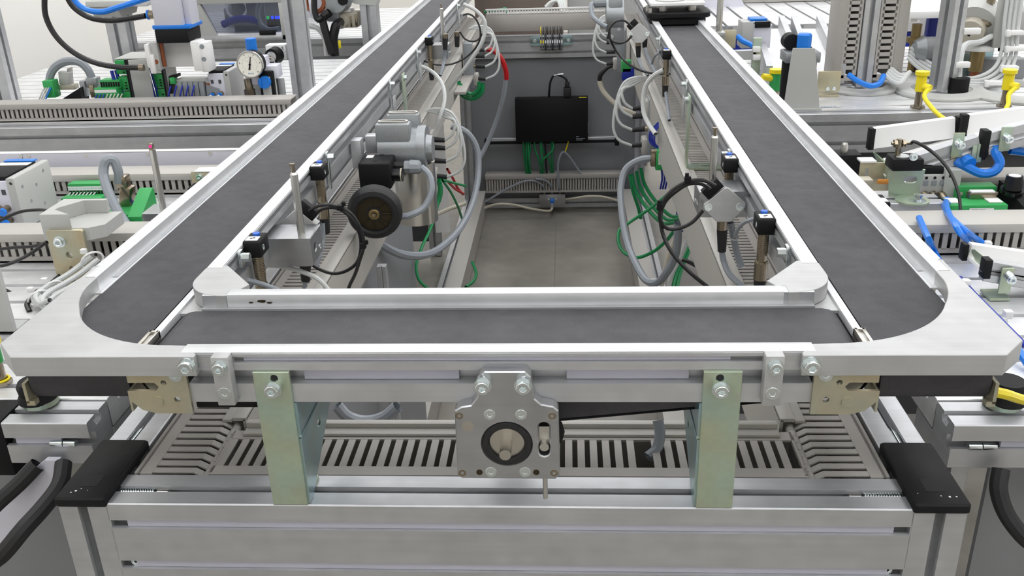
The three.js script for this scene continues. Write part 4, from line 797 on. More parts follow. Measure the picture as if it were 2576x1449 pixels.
controller('distant bus controller under the far right duct', 'distant bus controller at far right', [198.1, -9, -2150], 0.9, 1);
controller('grey bus controller under the right duct with a tied lead pair', 'bus controller below the right duct', [234, -71.5, -1500], 1.0, 1);
// plain boxes and plates under the ducts
solo('side_cover', 'plain beige cover plate under the far left duct', 'cover', [box(-236, -206, [-243.7, -53, -1850][1], -60, -2050, -1800, 1)], M.duct);
solo('document_sheet', 'white sheet hanging below the far left duct', 'sheet', [turn(box(-300, -262, -420, -120, -1760, -1756), [-280, -250, -1758], 0, 8, 0)], M.whitePlastic);
solo('divider_board', 'light grey upright board below the left duct near the front', 'board', [box(-262, -256, -640, -80, -1150, -420)], M.panelGrey);
solo('white_box', 'white flat sided box standing on the right floor duct', 'box', [box(276, 312, -650, -560, -1760, -1380, 2)], M.whitePlastic);
solo('strut', 'bright slotted strut leaning below the left duct', 'strut', [prof('y', -640, -90, -236, -222, -720, -706, { t: [-229] }, 4, 2, 6, 4, 0.5)], M.alloy);
solo('connector_block', 'green and nickel connector block on the far right duct side', 'connector', [bxc([215.7, -30.9, -2000], [26, 30, 30], 1)], M.green);
solo('connector_block', 'dark blue plug below the far right green connector', 'connector', [bxc([221.5, -52.5, -2000], [34, 34, 30], 2)], M.blueWire);
{
  const t = thing('cable_connector', 'green connector with nickel clamp where the thick right cable ends', 'connector');
  const p = [235.9, -82.2, -1250];
  part(t, 'body', [bxc([p[0] + 6, p[1], p[2]], [22, 40, 26], 1)], M.green);
  part(t, 'clamp', [bxc([p[0] - 10, p[1] + 4, p[2] + 4], [10, 34, 16], 2), cyl([p[0] - 14, p[1] + 18, p[2] + 8], [p[0] - 4, p[1] + 18, p[2] + 8], 5, 5, 10)], M.nickel);
  part(t, 'label', bxc([p[0] + 4, p[1] + 4, p[2] + 13.2], [8, 24, 0.6]), M.whitePlastic);
  for (let i = 0; i < 4; i++) cable(`blue looped wire above the right green connector, strand ${['one', 'two', 'three', 'four', 'five', 'six'][i]}`, [[p[0] + 4 - i * 2, p[1] + 20, p[2] - 6 - i], [p[0] - 6 - i * 3, p[1] + 30, p[2] - 8 - i * 4], [p[0] - 6 - i * 3, p[1] + 50, p[2] - 10 - i * 4], [p[0] + 6 - i * 2, p[1] + 70, p[2] - 20]], 1.6, M.blueWire, 'wire', 'wire');
  for (let i = 0; i < 3; i++) cable(`short blue wire below the right green connector, strand ${['one', 'two', 'three'][i]}`, [[p[0] + 8 + i * 4, p[1] - 20, p[2]], [p[0] + 10 + i * 5, p[1] - 40, p[2]], [p[0] + 8 + i * 5, p[1] - 66, p[2] - 10]], 2, M.blueWire, 'wire', 'wire');
}
// ---------------------------------------------------------------- left near station
standDuct('grey slotted duct standing across the left station behind the zinc bracket', -770, -384, -512, 40, 42);
standDuct('second grey slotted duct behind the green terminals at left', -900, -384, -800, 34, 44);
{
  const w = thing('white_cover', 'long white cover panel with round screws at the back of the left station', 'panel');
  const sp = [-845.7, 21.8, -868][0];
  part(w, 'panel', box(sp + 0.6, -384, -6, 51, -872, -868), M.lilac);
  part(w, 'panel', box(-1200, sp - 0.6, -6, 51.5, -872, -867.6), M.lilac);
  part(w, 'top_edge', box(-1200, -384, 50.5, 52, -880, -868), M.white);
  for (const p of [[-847.6, 46.9, -868], [-834.8, 46.7, -868], [-737.3, 46.6, -868], [-633.2, 47, -868], [-527.9, 47.3, -868]]) flush(w, [p[0], p[1], -867.6], [0, 0, 1], 0.62, M.steel);
  const p = [-855.2, 38.3, -868];
  print(w, 'lettering', 15, 4, [p[0], p[1], -867], (x, W, H) => { x.fillStyle = '#d3d3de'; x.fillRect(0, 0, W, H); txt(x, 'FESTO', W / 2, H / 2, H * 0.98, '#1b6fb8'); }, 'z', 12);
}
{ // receiving nest on a zinc bracket
  const n = thing('receiving_nest', 'grey anodised block with angled pocket on top of the zinc bracket', 'fixture');
  const Y = [[-578, -440], [-578, -500], [-521, -500], [-521, -494], [-549, -494], [-568, -466], [-568, -458], [-561, -454], [-541, -440]];
  part(n, 'upper_wall', ext('y', Y.reverse(), 73, 90.2, [], 0.4), M.greySoft);
  part(n, 'base', ext('y', [[-578, -440], [-521, -440], [-506, -452], [-506, -500], [-578, -500]], 57, 73, [], 0.4), M.greySoft);
  const b = thing('zinc_bracket', 'upright yellowed zinc bracket with three holes below the grey nest', 'bracket');
  part(b, 'strip', ext('z', rrect(-571, -526, -0.5, 72, 3), -440, -434, [circ(-549, 40, 4.2, 12), circ(-549, 22, 4.2, 12), circ(-549, 6, 4.2, 12)], 0.4), M.zincWarm);
  part(b, 'foot', box(-571, -526, -0.6, 4, -480, -438), M.zincWarm);
  for (const y of [40, 22, 6]) part(b, 'hole_liner', cyl([-549, y, -439.5], [-549, y, -438.5], 4.2, 4.2, 12), M.steel);
  screw(b, [-556, 58, -434], [0, 0, 1], 1.1);
}
{ // black stopper with steel pin, and its twin on the right station
  for (const [p, q, lab] of [[[-568.2, 13.4, -545], [-524.1, -5.8, -545], 'black block with bright steel pin between duct and left conveyor'], [[440.6, 42.8, -800], [495.5, 9.7, -800], 'black block with bright steel pin beside the right conveyor']]) {
    const t = thing('stop_pin_block', lab, 'stop block');
    const w = q[0] - p[0];
    part(t, 'block', box(p[0], q[0], -0.5, p[1] + 4, p[2] - 34, p[2], 1), M.black);
    const px = p[0] + w * 0.58, pz = p[2] - 16, y = p[1] + 4;
    part(t, 'pin', lathe([[0, 15], [3.4, 15], [5.2, 12], [5.6, 10], [5.6, 0]], [px, y, pz], [0, 1, 0], 20), M.steel);
  }
}
{ // milled block with rod and glowing tip
  const t = thing('fibre_holder', 'milled block with tall rod and glowing pink tip at left', 'sensor holder');
  const a = [-540.8, 28.5, -620], x = a[0], y = a[1];
  part(t, 'block', ext('z', [[x, -0.5], [x + 70, -0.5], [x + 70, y], [x, y]], -665, -620, [circ(x + 8, y - 14, 3, 14)], 0.6), M.milled);
  part(t, 'slot', cyl([x + 40, y - 0.3, -640], [x + 40, y + 0.3, -640], 5, 5, 18), M.steel);
  const b = [-521.3, 35.3, -648], c = [-518.3, 112.8, -648];
  part(t, 'rod', [cyl([b[0], y - 1, -648], [b[0], c[1], -648], 4.6, 4.6, 22)], M.steel);
  part(t, 'tip_holder', box(b[0] - 3.2, b[0] + 2.6, c[1], c[1] + 9, -651, -645, 0.6), M.nickel);
  part(t, 'lit_tip', cyl([b[0] - 0.2, c[1] + 5.2, -645.4], [b[0] - 0.2, c[1] + 5.2, -644.4], 2.2, 2.2, 14), M.magenta);
}
sensorLeft: {
  const t = thing('proximity_sensor', 'black sensor with white tag on a zinc angle behind left conveyor rail', 'sensor');
  const p = [-514.5, 23.6, -760], x = p[0], y = p[1];
  part(t, 'housing', box(x - 16, x + 20, y - 22, y - 2, -790, -760, 2), M.black);
  part(t, 'tag', box(x - 2, x + 16, y - 2, y - 1.2, -774, -762), M.whitePlastic);
  part(t, 'button', cyl([x - 4, y - 2, -766], [x - 4, y, -766], 4, 4, 16), M.blueDot);
  const b = thing('zinc_angle', 'zinc angle with screw above the sensor behind left conveyor', 'bracket');
  part(b, 'plate', box(x - 20, x + 30, y - 30, y + 14, -796, -793, 0.6), M.zincWarm);
  part(b, 'lip', box(x - 14, x + 30, y + 12, y + 15, -816, -793, 0.6), M.whitePlastic);
  screw(b, [x - 6, y + 6, -793], [0, 0, 1], 0.9);
}
// valve terminal (left), a smaller one on the next station
function valveBlock(t, x0, x1, y0, y1, zf, zb, n, hoseMat) {
  part(t, 'body', box(x0, x1 - 10, y0, y1 - 5, zb, zf, 1.5), M.lilac);
  part(t, 'end_plate', ext('z', rrect(x1 - 12, x1, y0, y1, 2.5), zb, zf + 2, [circ(x1 - 6, y1 - 8, 2.4, 12), circ(x1 - 6, y0 + 8, 2.4, 12)], 0.5), M.greySoft);
  part(t, 'solenoid_cap', box(x0 + 2, x1 - 14, y1 - 5, y1 + 1, zb + 10, zf - 4, 1), M.black);
  part(t, 'blue_override', box(x0 + 2, x1 - 14, y1 + 1, y1 + 3, zb + 4, zb + 16, 0.6), M.blue);
  part(t, 'print_strip', box(x0 + 2, x1 - 14, y1 + 1, y1 + 1.8, zb + 20, zb + 34), M.whitePlastic);
  for (let i = 0; i < n; i++) for (const k of [0.42, 0.2]) {
    const x = x0 + (x1 - 14 - x0) * (i + 0.5) / n, y = y0 + (y1 - y0) * k;
    const f = part(t, 'fitting', cyl([x, y, zf], [x, y - 1, zf + 12], 5.4, 5, 14), M.nickel);
    part(f, 'release_ring', cyl([x, y - 1, zf + 12], [x, y - 1.6, zf + 16], 5.6, 5.6, 14), M.hose);
  }
  for (let i = 0; i < n; i++) { const x = x0 + (x1 - 14 - x0) * (i + 0.5) / n; part(t, 'status_window', box(x - 3, x + 3, y0 + (y1 - y0) * 0.68, y0 + (y1 - y0) * 0.78, zf, zf + 0.6), M.darkPanel); }
}
{
  const t = thing('valve_terminal', 'large pale valve terminal with blue top at the far left edge', 'valve terminal');
  const x1 = [-724.5, 78.7, -640][0];
  valveBlock(t, x1 - 62, x1, 0, 77, -640, -735, 4);
  for (const [dy, z] of [[60, -655], [34, -668], [52, -690], [66, -715], [20, -700]]) part(t, 'plate_hole', cyl([x1 - 0.4, dy, z], [x1 + 0.3, dy, z], 2.6, 2.6, 14), M.greyPlastic);
  cable('black lead crossing in front of the left valve terminal', [[-740.9, 25, -600], [-721.5, 33.5, -600], [-699.7, 40.8, -600], [-673.7, 42.8, -600], [-653.8, 44.8, -590]], 2.2, M.cableBlack);
}
{ // green terminal strip with printed row E0..E7 0VA
  const t = thing('terminal_block', 'green screw terminal strip printed with inputs on the left station', 'terminals');
  const a = [-724, 24.6, -770], b = [-667.3, 3.1, -770];
  part(t, 'upper_row', box(a[0], b[0], b[1] + 8, a[1] + 3, -790, -770, 0.8), M.green);
  part(t, 'lower_row', box(a[0] - 4, b[0] + 3, 0, b[1] + 8, -790, -750, 0.8), M.green);
  print(t, 'print_strip', b[0] - a[0], 6.5, [(a[0] + b[0]) / 2, a[1] - 4, -769.4], (x, W, H) => { x.fillStyle = '#eef0f2'; x.fillRect(0, 0, W, H); ['E0', 'E1', 'E2', 'E3', 'E4', 'E5', 'E6', 'E7', '0VA'].forEach((s, i) => { txt(x, s, W * (i + 0.5 + (i === 8 ? 0.2 : 0)) / 9.6, H / 2, H * 0.5, '#555', false); x.fillStyle = '#777'; x.fillRect(W * (i + 1) / 9.6, H * 0.2, 2, H * 0.6); }); }, 'z', 12);
  for (let i = 0; i < 10; i++) { const x = a[0] + (b[0] - a[0]) * (i + 0.5) / 10; part(t, 'wire_entry', box(x - 1.8, x + 1.8, b[1] + 8.5, b[1] + 14, -770.4, -769.6), M.hole); if (i < 8) part(t, 'wire_end', cyl([x, b[1] + 11, -770], [x - 3, b[1] + 6, -762], 1.1, 1.1, 8), M.cableLight); }
  const g = thing('terminal_block', 'large green carrier under the angled plug at left', 'terminals');
  const c = [-616.8, 11.3, -660], d = [-554.9, -4.6, -660];
  part(g, 'carrier', [box(c[0], d[0] - 22, 0, 16, -700, -655, 1)], M.green);
  part(g, 'ramp', ext('x', [[-650, 0], [-650, 14], [-700, 40], [-706, 40], [-706, 0]], d[0] - 22, d[0] - 2), M.green);
  const pl = thing('cable_plug', 'nickel hooded plug standing on the green carrier at left', 'plug');
  const h0 = [-601.8, 46.7, -690], h1 = [-584.6, 12.9, -690];
  part(pl, 'hood', [turn(pb(h0, h1, 22, 3), h0, 0, 0, -12)], M.nickel);
  part(pl, 'strain_clamp', [bxc([h0[0] + 4, h0[1] + 6, -700], [16, 18, 18], 2)], M.nickel);
  part(pl, 'blue_base', bxc([h1[0] - 8, h1[1] - 2, -700], [40, 10, 26], 1), M.blueWire);
  cable('thick pale grey cable arching from the nickel hood at left', [[-601.9, 51.2, -695], [-600, 69.3, -695], [-604.3, 86.1, -695], [-611.2, 87.6, -690], [-616.7, 72.5, -685], [-608.6, 50.1, -670], [-594.5, 27.9, -655], [-575.9, 5.8, -640], [-554.3, -8.1, -620]], 7, M.cableGrey);
}
// black leads and tied bundles on the left deck
cable('upper black lead running down left in front of the duct', [[-600, 39.6, -480], [-622, 34.5, -480], [-643, 33.6, -480], [-669.8, 30.6, -480]], 2.2, M.cableBlack);
cable('lower black lead running down left in front of the duct', [[-594.7, 44.4, -470], [-617.2, 30.5, -460], [-639.2, 22.5, -450], [-658, 18.9, -450]], 2.2, M.cableBlack);
cable('black lead curving over the left deck to the cable bundle', [[-633.3, 2.8, -420], [-621.4, -3.7, -420], [-598.6, -2.8, -420], [-577.3, 6.6, -420], [-561.4, 17.9, -425]], 2, M.cableBlack);
for (let i = 0; i < 5; i++) cable(`pale lead in the tied bundle on the left deck, ${['lowest', 'second', 'third', 'fourth', 'highest'][i]} strand`, [[-522.9, 34.8, -430], [-543.3, 20.9, -420], [-556.8, 14.5, -405], [-566.9, 10.8, -390], [-569.3, 7.3, -375], [-560.1, 3.2, -365], [-537.9, 13.5, -350]].map((q) => [q[0] + i * 6.5, q[1] + 3 + (i % 2) * 4, q[2] + i * 4.5]), 2.8, M.cableLight);
cable('dark lead under the tied bundle on the left deck', [[-556.2, 18, -415], [-571.7, 10.8, -390], [-575.4, 4.5, -370], [-568, -1, -360]], 3, M.cableBlack);
for (const [p, lab] of [[[-556.5, 10.8, -398], 'upper white cable tie round the left bundle'], [[-565, 6.6, -380], 'lower white cable tie round the left bundle'], [[-518.3, 35.5, -428], 'white cable tie where the left bundle passes the bracket']]) solo('cable_tie', lab, 'cable tie', [turn(ring(p, 13, 1.3, [0.6, -0.4, 0.6]), p, 0, 0, 0), bxc([p[0] - 8, p[1] + 12, p[2]], [7, 6, 6], 1)], M.whitePlastic);
{ // post, earth terminal and knob at the far left edge
  const p = thing('guard_post', 'greenish grey flat post at the left picture edge', 'post');
  const a = [-551.8, 5.4, -300];
  part(p, 'plate', box(a[0] - 60, a[0], 0, 90, -306, -300, 0.6), M.greySoft);
  part(p, 'foot', box(a[0] - 60, a[0], 0, 4, -330, -300, 0.6), M.greySoft);
  const e = thing('earth_terminal', 'yellow and green earth terminal on nickel stud at the left front corner', 'terminal');
  const b = [-504.2, 2, -191.2];
  part(e, 'stud', [cyl([b[0], 0, b[2]], [b[0], 24, b[2]], 6, 5.4, 16), cyl([b[0], 0, b[2]], [b[0], 4, b[2]], 10, 10, 6)], M.nickel);
  part(e, 'sleeve', cyl([b[0], 24, b[2]], [b[0], 44, b[2]], 7, 7, 18), M.green);
  part(e, 'cap', cyl([b[0], 44, b[2]], [b[0], 49, b[2]], 9.5, 9.5, 20), M.yellow);
  part(e, 'lug', ring([b[0], 5, b[2]], 7.6, 1.2, [0, 1, 0]), M.yellow);
}
for (const [s, lab] of [[-1, 'black clamp foot on a zinc washer under the left corner plate'], [1, 'black clamp foot on a zinc washer under the right corner plate']]) {
  const k = thing('clamp_foot', lab, 'foot');
  const p = s < 0 ? [-444.5, 0, -138.4] : [437.5, 0, -137.4];
  part(k, 'washer', cyl([p[0], 0, p[2] - 16], [p[0], 5, p[2] - 16], 16, 16, 24), M.zinc);
  part(k, 'foot', lathe([[0, 24], [14, 24], [16, 20], [15, 12], [18, 6], [17, 4], [0, 4]], [p[0] + s * 2, 0, p[2] - 16], [0, 1, 0], 28), M.black);
}
// big loops and pale panel under the side stations
for (const [s, pts, lab] of [[-1, [[-402.2, -30.8, -100], [-397.9, -40.2, -80], [-403.9, -48.9, -60], [-412.8, -56.8, -40], [-429.2, -74.2, -30], [-442.6, -85, -30]], 'thick black rubber edging curving below the left station'], [-1, [[-433.7, -39.1, -110], [-448.6, -52.7, -100], [-464.9, -65.3, -90], [-474.8, -74.2, -90]], 'second black rubber edging nearer the left picture edge'], [1, [[425.5, -39.1, -110], [421.7, -52.6, -100], [426.6, -70, -90], [438.2, -85, -80], [450, -95.4, -80]], 'thick black hose curving below the right station']])
  solo('rubber_edging', lab, 'edging', tube(pts, 7.5, 10), M.rubber);
solo('pale_board', 'pale lavender board between the black edgings below the left station', 'board', ext('z', [[-492.1, -94, -104], [-446.6, -51.1, -104], [-426.1, -34.9, -104], [-413.4, -34.9, -104], [-418.6, -54, -104], [-436.4, -77.6, -104], [-464.5, -107.5, -104], [-506, -146.6, -104]].map(xy).reverse(), -116, -110), M.lilac);
// ---------------------------------------------------------------- left second and third stations
for (const [s, zf, nth, x0, x1] of [[-1, -1264, 'second', -1400, -385], [1, -1264, 'second', 385, 1700], [-1, -2407, 'third', -1400, -385]]) {
  const side = s < 0 ? 'left' : 'right';
  const t = thing('station_table', `${nth} slotted aluminium station table further along the ${side}`, 'table');
  part(t, 'front_beam', prof('x', x0, x1, zf - 40, zf, -80, 0, { r: [-20, -60], t: [zf - 20] }), M.alloy);
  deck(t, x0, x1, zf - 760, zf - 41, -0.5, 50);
  part(t, 'front_panel', box(x0, x1, -700, -82, zf - 30, zf - 24), M.darkPanel);
  for (const x of [s * 385 + (s < 0 ? -40 : 0), s < 0 ? x0 : x1 - 40]) part(t, 'leg', ext('y', slotPoly(x, x + 40, zf - 40, zf, { t: [x + 20] }), -745, -81), M.alloy);
}
standDuct('slotted duct with dark gaps along the second left station', -1330, -520, -1320, 38, 46, M.duct, M.duct);
{ // posts carrying the frame above
  for (const [u, w, zz, lab] of [[762, 54, -1500, 'tall aluminium profile post beside the pressure gauge'], [15, 60, -1490, 'tall aluminium profile post at the upper left edge']]) {
    const c = u > 100 ? [-550.1, 0, -1516.8] : [-1249.3, 0, -1505.2];
    const t = thing('frame_post', lab, 'post');
    part(t, 'profile', ext('y', slotPoly(c[0] - 18, c[0] + 26, zz - 44, zz, { t: [c[0]], b: [c[0]], l: [zz - 22], r: [zz - 22] }, 10, 4, 20, 12), 0, 460), M.alloy);
  }
  const c = [-1267.2, 0, -2161.6];
  const t = thing('frame_post', 'slim profile post standing behind the gripper', 'post');
  part(t, 'profile', ext('y', slotPoly(c[0] - 30, c[0] + 30, c[2] - 60, c[2], { t: [c[0]], b: [c[0]], l: [c[2] - 30], r: [c[2] - 30] }, 12, 4, 22, 12), -20, 150), M.alloy);
  const a = [-1314.5, 162.8, -2100], b = [-1132.3, 145.4, -2100];
  part(t, 'top_plate', [pb(a, b, 160, 4), ext('x', [[-2100, b[1]], [-2260, b[1]], [-2230, b[1] - 30], [-2130, b[1] - 30]], c[0] - 40, c[0] + 40)], M.greySoft);
}
{ // pick and place head hanging into the picture
  const Z = -1380;
  const t = thing('gripper', 'white and black pneumatic gripper head with blue band hanging from above', 'gripper');
  const a = [-807.9, 252.2, -1380], b = [-731.8, 181.8, -1380], c = [-737.7, 147.7, -1380], d = [-812.5, 178.8, -1380];
  part(t, 'head', [box(a[0], b[0] - 14, b[1], 380, Z - 70, Z, 3), box(b[0] - 14, b[0], b[1], 380, Z - 60, Z - 12, 2)], M.lilac);
  part(t, 'blue_band', box(d[0], b[0], d[1] - 2, b[1] + 3, Z - 72, Z + 1, 1), M.blue);
  part(t, 'black_body', box(d[0] + 2, c[0], c[1], d[1], Z - 72, Z + 1, 4), M.black);
  const j0 = [-839.3, 146.7, -1380], j1 = [-823.4, 84.7, -1380];
  part(t, 'jaw', [box(j0[0], j1[0] - 6, j1[1] + 14, j0[1], Z - 40, Z, 3), box(j0[0] + 4, j1[0], j1[1], j1[1] + 40, Z - 36, Z - 2, 2)], M.whitePlastic);
  part(t, 'jaw_side', box(j1[0] - 8, j1[0] + 10, j1[1] + 6, j0[1] + 2, Z - 44, Z - 8, 2), M.greySoft);
  part(t, 'jaw_hole', cyl([j1[0] + 2, j1[1] + 24, Z - 8], [j1[0] + 2, j1[1] + 24, Z - 7.4], 5, 5, 16), M.copper);
  const k0 = [-738.8, 151, -1380], k1 = [-705.9, 85.7, -1380];
  part(t, 'jaw', [box(k0[0], k1[0] - 14, k0[1] - 62, k0[1], Z - 40, Z, 3), box(k0[0] + 16, k1[0], k1[1], k0[1] - 4, Z - 44, Z - 4, 2)], M.whitePlastic);
  for (const y of [12, 38, 84]) part(t, 'jaw_hole', cyl([k1[0] - 9, k0[1] - y, Z - 4], [k1[0] - 9, k0[1] - y, Z - 3.4], 5, 5, 16), M.greyPlastic);
  part(t, 'cross_bar', box(j1[0] + 8, k0[0] + 10, k0[1] - 60, k0[1] - 8, Z - 60, Z - 44), M.whitePlastic);
  part(t, 'copper_pin', cyl([j1[0] + 14, j0[1] - 50, Z - 20], [j1[0] + 14, j0[1] + 10, Z - 20], 4, 4, 12), M.copper);
  for (const [p, lab] of [[[-822.9, 204.8, -1380], 'fitting']]) { part(t, 'fitting', cyl([p[0], p[1], Z - 20], [p[0] + 10, p[1], Z - 20], 9, 9, 14), M.nickel); part(t, 'release_ring', cyl([p[0] - 4, p[1], Z - 20], [p[0], p[1], Z - 20], 10, 10, 16), M.blue); }
  cable('upper black hose arching to the gripper head', [[-996.3, 254.7, -1400], [-983.4, 223.9, -1400], [-953.7, 202.1, -1400], [-907.6, 194.5, -1400], [-863.7, 198.3, -1400], [-831.9, 202.5, -1400]], 6, M.cableBlack, 'air_hose', 'hose');
  cable('blue hose arching to the top of the gripper head', [[-982.5, 255.4, -1390], [-961.1, 224.5, -1390], [-924.7, 214, -1390], [-880.1, 222.6, -1390], [-835.1, 234.3, -1390], [-812.7, 240.1, -1390]], 6, M.hose, 'air_hose', 'hose');
  cable('long black hose sweeping down to the lower gripper jaw', [[-1030.8, 257.2, -1385], [-1039.6, 209.3, -1385], [-1027.6, 168.2, -1385], [-996.5, 132.7, -1385], [-953.3, 110, -1385], [-902.9, 99.7, -1385], [-859.6, 98, -1385]], 6, M.cableBlack, 'air_hose', 'hose');
  part(t, 'jaw_fitting', cyl([[-859.6, 98, -1385][0], [-859.6, 98, -1385][1], -1385], [[-849.1, 97.8, -1385][0], [-849.1, 97.8, -1385][1], -1385], 7, 7, 12), M.nickel);
}
{ // electronics behind the duct
  const Z = -1400;
  const t1 = thing('terminal_block', 'green plug terminal on black carrier at the upper left', 'terminals');
  const a = [-1089.4, 70.8, -1400], b = [-1066.7, 33.9, -1400];
  part(t1, 'plug', pb(a, b, 26, 1), M.green);
  part(t1, 'carrier', ext('z', [[a[0], 8], [[-1013, 32.9, -1400][0], 8], [[-1010.1, 53.7, -1400][0], [-1010.1, 53.7, -1400][1]], [b[0], 24]], Z - 40, Z - 6), M.black);
  for (let i = 0; i < 4; i++) cable(`${['white', 'second white', 'third white', 'blue'][i]} wire dropping from the upper left green plug`, [[a[0] + 3 + i * 5, a[1] - 14, Z + 1], [a[0] - 4 + i * 5, a[1] - 28, Z + 8], [a[0] - 16 + i * 5, a[1] - 46, Z + 8]], 1.6, i === 3 ? M.blue : M.cableLight, 'wire', 'wire');
  const s = thing('cable_plug', 'grey serial plug with nickel shell beside the upper left cable arch', 'plug');
  part(s, 'hood', [turn(pb([-1067.9, 83.7, -1430], [-1042.7, 55.3, -1430], 18, 2), [-1056.2, 67.8, -1430], 0, 0, -8)], M.greySoft);
  part(s, 'shell', [pb([-1071.6, 55.8, -1430], [-1036, 44.6, -1430], 22, 1)], M.cableBeige);
  part(s, 'side_wing', turn(pb([-1050.3, 90.9, -1436], [-1047.8, 54.2, -1436], 22, 1), [-1050.4, 66.5, -1436], 0, 0, -8), M.duct);
  const s2 = thing('cable_plug', 'nickel plug hood with clamp where the grey arch ends', 'plug');
  part(s2, 'hood', [pb([-1019.1, 65.5, -1420], [-1005.3, 30.2, -1420], 24, 4), pb([-1001.2, 72.9, -1416], [-975.6, 49.8, -1416], 24, 4)], M.cast);
  part(s2, 'latch', [pb([-987.2, 60.2, -1400], [-977.2, 32.2, -1400], 6, 1)], M.nickel);
  cable('thick grey cable arching between the two plugs at upper left', [[-1089.9, 63.2, -1430], [-1082.2, 80.5, -1430], [-1065.6, 97.5, -1430], [-1038.1, 107.3, -1430], [-1011.9, 104.1, -1430], [-997.2, 89.2, -1430], [-990.9, 68.2, -1430]], 9, M.cableGrey);
  const g = thing('terminal_block', 'two tier green terminal block with wires at upper left centre', 'terminals');
  const c = [-962.7, 69.1, -1405], d = [-918.4, 50.9, -1405], e = [-971.9, 54, -1395], f = [-921.6, 30.5, -1395];
  part(g, 'upper_row', pb(c, d, 30, 1), M.green);
  part(g, 'lower_row', box(e[0], f[0], 0, e[1], -1420, -1390, 1), M.green);
  part(g, 'print_strip', box(e[0] + 1, f[0] - 1, e[1] - 9, e[1] - 3, -1390, -1389.4), M.whitePlastic);
  for (let i = 0; i < 8; i++) { const x = c[0] + (d[0] - c[0]) * (i + 0.5) / 8; part(g, 'wire_entry', box(x - 2, x + 2, d[1] + 4, d[1] + 14, -1405.4, -1404.4), M.hole); cable(`${['first', 'second', 'third', 'fourth', 'fifth', 'sixth', 'seventh', 'eighth'][i]} thin wire from the left in the two tier green block`, [[e[0] + 6 + i * 8, e[1] - 12, -1389], [e[0] + 2 + i * 8, e[1] - 22, -1382], [e[0] - 4 + i * 8, e[1] - 36, -1380]], 1.5, i < 3 ? M.blueWire : i % 2 ? M.cableBeige : M.cableLight, 'wire', 'wire'); }
  // two upright circuit cards in grey covers
  for (const [q0, q1, q2, q3, lab] of [[[-900.7, 109.6, -1420], [-854.6, 25.6, -1420], [-913, 92.7, -1420], [-928.7, 111.8, -1420], 'tall grey card cover with green edge terminals left of the gripper jaw'], [[-835.5, 107.3, -1450], [-807.3, 18.3, -1450], [-846.6, 85.9, -1450], [-841.3, 104.8, -1450], 'second grey card cover with printed text right of the gripper jaw']]) {
    const t = thing('card_module', lab, 'module');
    part(t, 'cover', [turn(pb([q0[0] + 6, q0[1], q0[2]], q1, 4, 1), q1, 0, 14, 0)], M.greySoft);
    part(t, 'circuit_card', box(q0[0] - 3, q0[0] + 1, 0, q0[1], q0[2] - 60, q0[2] + 6), M.black);
    for (const k of [0.72, 0.4, 0.1]) { const y = q0[1] * k; part(t, 'edge_terminal', box(q0[0] - 26, q0[0] - 3, y, y + q0[1] * 0.27, q0[2] - 20, q0[2] + 4, 1), M.green); for (let i = 0; i < 3; i++) part(t, 'wire_entry', box(q0[0] - 12, q0[0] - 7, y + 3 + i * 6, y + 6 + i * 6, q0[2] + 3.6, q0[2] + 4.4), M.hole); }
    if (q3[0] < q0[0] - 20) part(t, 'top_flap', box(q3[0], q1[0], q0[1], q0[1] + 2, q0[2] - 90, q0[2] - 2), M.greySoft);
    for (let i = 0; i < 2; i++) cable(`${i ? 'rear' : 'front'} blue wire strand tied beside the ${lab.startsWith('tall') ? 'tall' : 'second'} card cover`, [[q0[0] - 34 + i * 6, q0[1] * 0.8, q0[2] + 8 - i * 8], [q0[0] - 30 + i * 6, q0[1] * 0.45, q0[2] + 9 - i * 8], [q0[0] - 26 + i * 6, 4, q0[2] + 8 - i * 8]], 4, M.blueWire, 'wire', 'wire');
  }
  // relay module with grey terminals
  const r = thing('relay_module', 'grey relay terminals with a red flag between card cover and valve block', 'relay');
  const r0 = [-789.8, 63.2, -1400], r1 = [-735.8, 27.6, -1400];
  for (let i = 0; i < 5; i++) part(r, 'terminal', box(r0[0] + i * 12, r0[0] + i * 12 + 10, 0, r0[1] - 2, Z - 40, Z, 1), M.greyPlastic);
  part(r, 'top_bar', box(r0[0] - 4, r0[0] + 62, r0[1] - 2, r0[1] + 4, Z - 40, Z - 6, 1), M.greySoft);
  part(r, 'red_flag', ext('z', [[r0[0] + 62, r0[1] - 20], [r0[0] + 72, r0[1] - 22], [r0[0] + 66, r0[1] + 4], [r0[0] + 58, r0[1] + 2]], Z - 14, Z - 8), M.copper);
  part(r, 'end_clip', ext('z', [[r0[0] + 60, 0], [r0[0] + 92, 0], [r0[0] + 88, r0[1] - 18], [r0[0] + 62, r0[1] - 8]], Z - 44, Z - 4), M.greyPlastic);
  part(r, 'green_plug', pb([-803.2, 72.8, -1396], [-792.5, 58.9, -1396], 16, 1), M.green);
  part(r, 'black_arm', ext('z', [[r0[0] - 22, r0[1] - 26], [r0[0] - 14, r0[1] - 26], [r0[0] - 10, r0[1] + 6], [r0[0] + 4, r0[1] + 10], [r0[0] + 4, r0[1] + 16], [r0[0] - 16, r0[1] + 12]], Z - 20, Z - 2), M.black);
  for (let i = 0; i < 5; i++) cable(`${['first', 'second', 'third', 'fourth', 'fifth'][i]} pale blue wire looping from the grey relay terminals`, [[r0[0] - 16 + i * 13, r0[1] - 12, Z + 1], [r0[0] - 10 + i * 13, r0[1] - 8, Z + 12], [r0[0] - 16 + i * 13, r0[1] - 26, Z + 16], [r0[0] - 20 + i * 13, 6, Z + 14]], 1.8, M.blueWire, 'wire', 'wire');
  const v = thing('valve_terminal', 'compact pale valve block with four blue ringed ports beside the gauge', 'valve terminal');
  const v0 = [-723.4, 82.1, -1410], v1 = [-675.2, 24.3, -1410];
